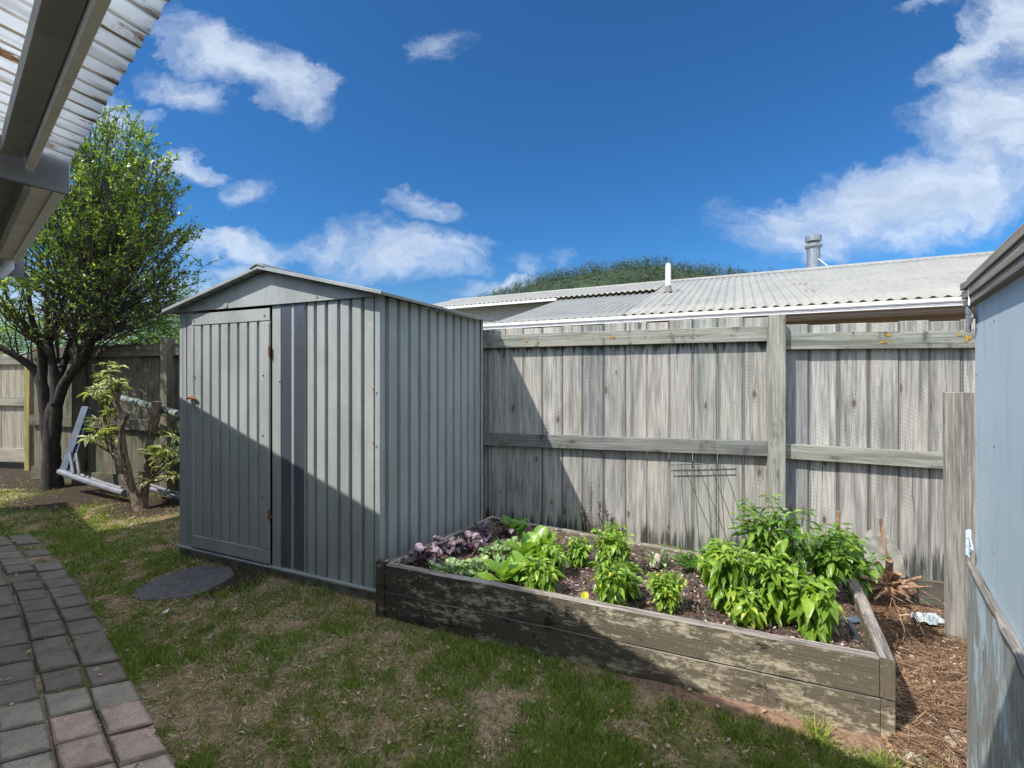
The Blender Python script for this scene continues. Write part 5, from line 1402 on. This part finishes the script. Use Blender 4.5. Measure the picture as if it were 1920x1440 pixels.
# old pipe resting behind the shrub, steel frame and white tubes
m_ = MB(); A, B2 = at(222, 745, 5.2), at(334, 776, 4.75); m_.tube([A, A.lerp(B2, .5), B2], [.038, .037, .036], 14); o = m_.build('old_pipe', M['dark_pipe'], bevel=.002)
tag(o, 'round stained pipe lying level across the dark fence between shrub stems and shed', 'pipe')
fm = thing('steel_trestle', 'folded blue-grey steel A-frame leaning on the dark fence behind the shrub', 'metal frame', on(118, 888, 0))
def bar(name, a, b_, w, t, mt, par):
    m_ = MB(); d_ = (b_ - a).normalized(); s_ = d_.cross(V3((0, 1, 0))).normalized(); m_.box((a + b_) / 2, ((b_ - a).length, w, t), d_, s_, s_.cross(d_)); return m_.build(name, mt, par, bevel=.003)
a = at(117, 886, 5.28)
bar('flat_leg', a, at(160, 762, 5.55), .085, .012, M['bluesteel'], fm)
bar('flat_leg', a + V3((.06, .02, 0)), at(168, 765, 5.57), .05, .012, M['bluesteel'], fm)
bar('thin_leg', at(128, 884, 5.3), at(133, 850, 5.4), .02, .02, M['pipe'], fm)
bar('thin_leg', at(138, 888, 5.2), at(131, 848, 5.3), .03, .02, M['pipe'], fm)
bar('thin_leg', at(149, 889, 5.2), at(143, 850, 5.3), .03, .02, M['pipe'], fm)
for (u0, v0, z0, u1, v1, z1, rr2, lb) in ((112, 884, 5.3, 233, 924, 4.9, .035, 'thick white tube on the soil running from the steel frame to the shrub'),
                                     (150, 890, 5.35, 228, 916, 5.1, .02, 'thinner grey tube lying close behind the thick white one'),
                                     (284, 916, 5.1, 338, 934, 4.9, .02, 'thin white tube on the soil between the shrub and the shed'),
                                     (280, 908, 5.25, 336, 925, 5.05, .014, 'faint grey tube behind the thin white one near the shed')):
    m_ = MB(); m_.tube([at(u0, v0, z0), at((u0 + u1) / 2, (v0 + v1) / 2 + 1, (z0 + z1) / 2), at(u1, v1, z1)], rr2, 10); o = m_.build('metal_tube', M['pipe'], bevel=.002); tag(o, lb, 'tube', 'tubes lying on the soil by the shrub')

# ------------------------------------------------------------------ grass
def inplant(x, y): return pin(x, y, plp) or pin(x, y, shp)
P, RR, LL = [], [], []
tries = 0
r3 = random.Random(3)
while len(P) < 190000 and tries < 900000:
    tries += 1
    # denser near the camera
    y = .95 + 6.2 * r3.random() ** 2.0; x = r3.uniform(-1.16 * y, 1.02 * y)
    if x > 1.5 or pathq(x, y) > .008 + .03 * MN.noise(V3((x * 6, y * 6, 0))): continue
    if pin(x, y, slp): continue
    if y > 1.7 and inplant(x, y): continue
    if fdist(x, y) < .1: continue
    z_ = zones(x, y) if y > 1.2 else (0, 0, 0)
    if max(z_) > .2 and r3.random() < max(z_) * 1.05: continue
    g = MN.noise(V3((x * 2.4, y * 2.4, 5))) * .8 + .6 * MN.noise(V3((x * 7, y * 7, 9)))
    g2 = MN.noise(V3((x * 11, y * 11, 2)))
    bare = MN.noise(V3((x * 2.3 + 7, y * 2.3, 1)))
    lush = g + .7 * g2 + .16 - .3 * sstep(1 - abs(math.hypot((x + .9), (y - 2.2))) / 1.0) + .18 * sstep((x + .3) / .5)
    if r3.random() > .6 + .9 * max(0, lush) - .3 * (bare > .25): continue
    green = r3.random() < .5 + 1.3 * lush
    P.append((x, y, gz(x, y) - .002))
    if green: RR.append(r3.uniform(.02, .52)); LL.append(r3.uniform(.010, .028) * (1 + .75 * max(0, lush)))
    else: RR.append(r3.uniform(.55, 1.)); LL.append(r3.uniform(.012, .032))
P = np.array(P); RR = np.array(RR); LL = np.array(LL); n = len(P); print('grass', n, tries)
lean = np.where(RR > .54, 1.7, .65)
D = np.stack([rng.normal(0, 1, n) * lean, rng.normal(0, 1, n) * lean, np.full(n, 1.) * np.where(RR > .54, .5, 1.)], 1)
N = rng.normal(size=(n, 3)) * [1, 1, .2]
dist = P[:, 1]
o = scatter('grass', T_BLADE, P, D, N, LL * 1.15, .0022 + .0010 * dist, RR, M['grass'])
tag(o, 'patchy short lawn, green tufts among dry brown thatch', 'grass', kind='stuff')
# tufts and weeds
def tuft(label, u, v, n, L0_, seed):
    p = on(u, v, .0); p.z = gz(p.x, p.y); q = np.array(tuple(p)) + rng.normal(size=(n, 3)) * [.018, .018, 0]
    D = rng.normal(size=(n, 3)) * [.5, .5, 0] + [0, 0, 1.]
    o = scatter('grass_tuft', T_BLADE, q, D, rng.normal(size=(n, 3)), rng.uniform(.5, 1, n) * L0_, .005, rng.uniform(.2, .5, n), M['grass']); tag(o, label, 'grass tuft', 'longer grass tufts')
tuft('pale green weed tuft against the front of the raised bed near its right end', 1535, 1380, 60, .09, 1)
tuft('lush tuft in the lawn just in front of the shed, left of its corner', 560, 1080, 90, .05, 2)
tuft('single bright tuft in the brown patch in the lower middle of the lawn', 655, 1285, 110, .05, 3)
tuft('bright tuft at the left foot of the raised bed', 880, 1225, 140, .05, 4)
tuft('small tuft beside the stepping slab, towards the camera', 415, 1120, 90, .05, 5)
# dead leaves on the ground
n = 420; P = []
while len(P) < n:
    u, v = rng.uniform(0, 1500), rng.uniform(900, 1440)
    if v < 960 and rng.random() < .0: continue
    p = on(u, v, 0.);
    if p.y > 6.1 or inplant(p.x, p.y) or fdist(p.x, p.y) < .15: continue
    if p.y < 3.2 and rng.random() < .8: continue
    P.append((p.x, p.y, gz(p.x, p.y) + .012))
P = np.array(P)
o = scatter('leaf_litter', T_SMALL, P, rng.normal(size=(n, 3)) * [1, 1, .2], np.tile([0, 0, 1.], (n, 1)) + rng.normal(size=(n, 3)) * .3, rng.uniform(.015, .04, n), rng.uniform(.008, .02, n), rng.uniform(.6, 1, n), M['straw'])
tag(o, 'pale dead leaves scattered over the grass and bare soil', 'fallen leaves', kind='stuff')

# ------------------------------------------------------------------ sky, sun, camera
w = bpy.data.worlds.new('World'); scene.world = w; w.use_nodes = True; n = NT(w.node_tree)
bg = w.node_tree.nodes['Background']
sky = n.n('ShaderNodeTexSky', sky_type='NISHITA'); sky.sun_disc = False
el = math.asin(-SUN.z); sky.sun_elevation = el; sky.sun_rotation = math.atan2(-SUN.x, -SUN.y) % (2 * math.pi)
sky.air_density = 1.; sky.dust_density = .25; sky.ozone_density = 2.5
g = n.co('Generated'); X, Y, Z = n.sep(g); ya = n.m('MAXIMUM', n.m('ABSOLUTE', Y), .08)
a, b_ = n.m('DIVIDE', X, ya), n.m('DIVIDE', Z, ya); pq0 = n.comb(a, b_, 0.)
wp = n.noise(n.map(pq0, (1, 1.3, 1), (2, 5, 0)), 4.2, 6, .62, 0, 1)
wv = n.n('ShaderNodeVectorMath', operation='MULTIPLY_ADD'); n.put(wv.inputs[0], wp); wv.inputs[1].default_value = (.34, .22, 0); wv.inputs[2].default_value = (-.17, -.11, 0)
pq = n.vm('ADD', pq0, wv.outputs[0])
blobs = [(425, 110, 230, 70, -28, 1), (330, 170, 130, 45, -25, .9), (205, 215, 90, 75, -20, .85), (345, 308, 85, 36, -18, .85), (455, 350, 80, 36, 10, .7), (430, 475, 170, 48, 0, .85), (395, 525, 95, 36, 0, .8), (545, 160, 70, 60, -20, .5),
         (745, 475, 200, 68, -4, 1.), (620, 462, 120, 34, 0, .7), (790, 395, 85, 28, -8, .6), (935, 542, 110, 26, 5, .85), (190, 560, 330, 90, 0, .9), (850, 460, 100, 36, -12, .7), (825, 98, 75, 50, 0, .38), (1070, 485, 40, 40, 0, .35), (1000, 500, 60, 30, 0, .3),
         (1720, 375, 470, 115, 12, 1.1), (1880, 240, 240, 190, 35, 1.1), (1480, 405, 150, 38, 12, .75), (1520, 455, 150, 38, 5, .6), (1720, 430, 170, 45, 8, .75), (1850, 80, 190, 50, 32, .8), (1930, 20, 130, 130, 0, 1.), (1735, 190, 80, 16, 12, .35), (1730, 5, 100, 20, 8, .35)]
mask = None
for (u, v, ru, rv, rot, s_) in blobs:
    q = n.map(pq, (ru / F, rv / F, 1), ((u - U0) / F, (V0 - v) / F, 0), (0, 0, R(rot)), 'TEXTURE')
    gn_ = n.n('ShaderNodeTexGradient', gradient_type='SPHERICAL'); n.put(gn_.inputs[0], q); f = n.m('MULTIPLY', gn_.outputs[1], s_)
    mask = f if mask is None else n.m('MAXIMUM', mask, f)
nz = n.noise(n.map(pq, (1, 1.5, 1)), 3.6, 8, .62, .35); nz2 = n.noise(n.map(pq, (1, 1.4, 1), (3, 1, 0)), 11., 7, .66, .2)
k = n.m('ADD', n.m('ADD', mask, n.m('MULTIPLY', n.m('SUBTRACT', nz, .46), 1.6)), n.m('MULTIPLY', n.m('SUBTRACT', nz2, .5), .75))
k = n.m('MULTIPLY', n.step(k, .0, 1.0), n.step(mask, .02, .2))
skc = n.mix(1., sky.outputs[0], n.mix(n.step(b_, .3, .02), (.185, .46, .70), (.36, .46, .55)), 'MULTIPLY')
shade = n.noise(n.map(pq, (1, 2.2, 1), (7, 2, 0)), 5, 5, .6)
cc = n.mix(n.step(shade, .35, .65), (3., 3.5, 4.3), (4.2, 4.7, 5.3))
# added fill light: unseen bright cloud overhead and behind the camera
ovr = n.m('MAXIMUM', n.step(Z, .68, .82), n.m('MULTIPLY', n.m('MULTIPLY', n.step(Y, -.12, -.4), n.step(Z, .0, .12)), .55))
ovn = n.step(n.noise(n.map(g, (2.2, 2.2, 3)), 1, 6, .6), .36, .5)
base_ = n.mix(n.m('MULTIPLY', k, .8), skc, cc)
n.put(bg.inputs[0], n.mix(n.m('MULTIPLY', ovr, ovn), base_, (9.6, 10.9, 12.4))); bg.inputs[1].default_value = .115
ld = bpy.data.lights.new('sun', 'SUN'); ld.energy = 3.7; ld.angle = R(.53); ld.color = (1, .955, .89)
lo = bpy.data.objects.new('sun', ld); COL.objects.link(lo); lo.rotation_euler = SUN.to_track_quat('-Z', 'Y').to_euler()
cd = bpy.data.cameras.new('camera'); cam = bpy.data.objects.new('camera', cd); COL.objects.link(cam)
cam.location = (0, 0, H); cam.rotation_euler = (R(90), 0, 0); cd.sensor_width = 36; cd.lens = F / 1920 * 36; cd.shift_y = -(720 - V0) / 1920
cd.clip_start = .05; cd.clip_end = 5000; scene.camera = cam
vs = scene.view_settings; vs.view_transform = 'Standard'; vs.look = 'None'; vs.exposure = .80; vs.gamma = 1
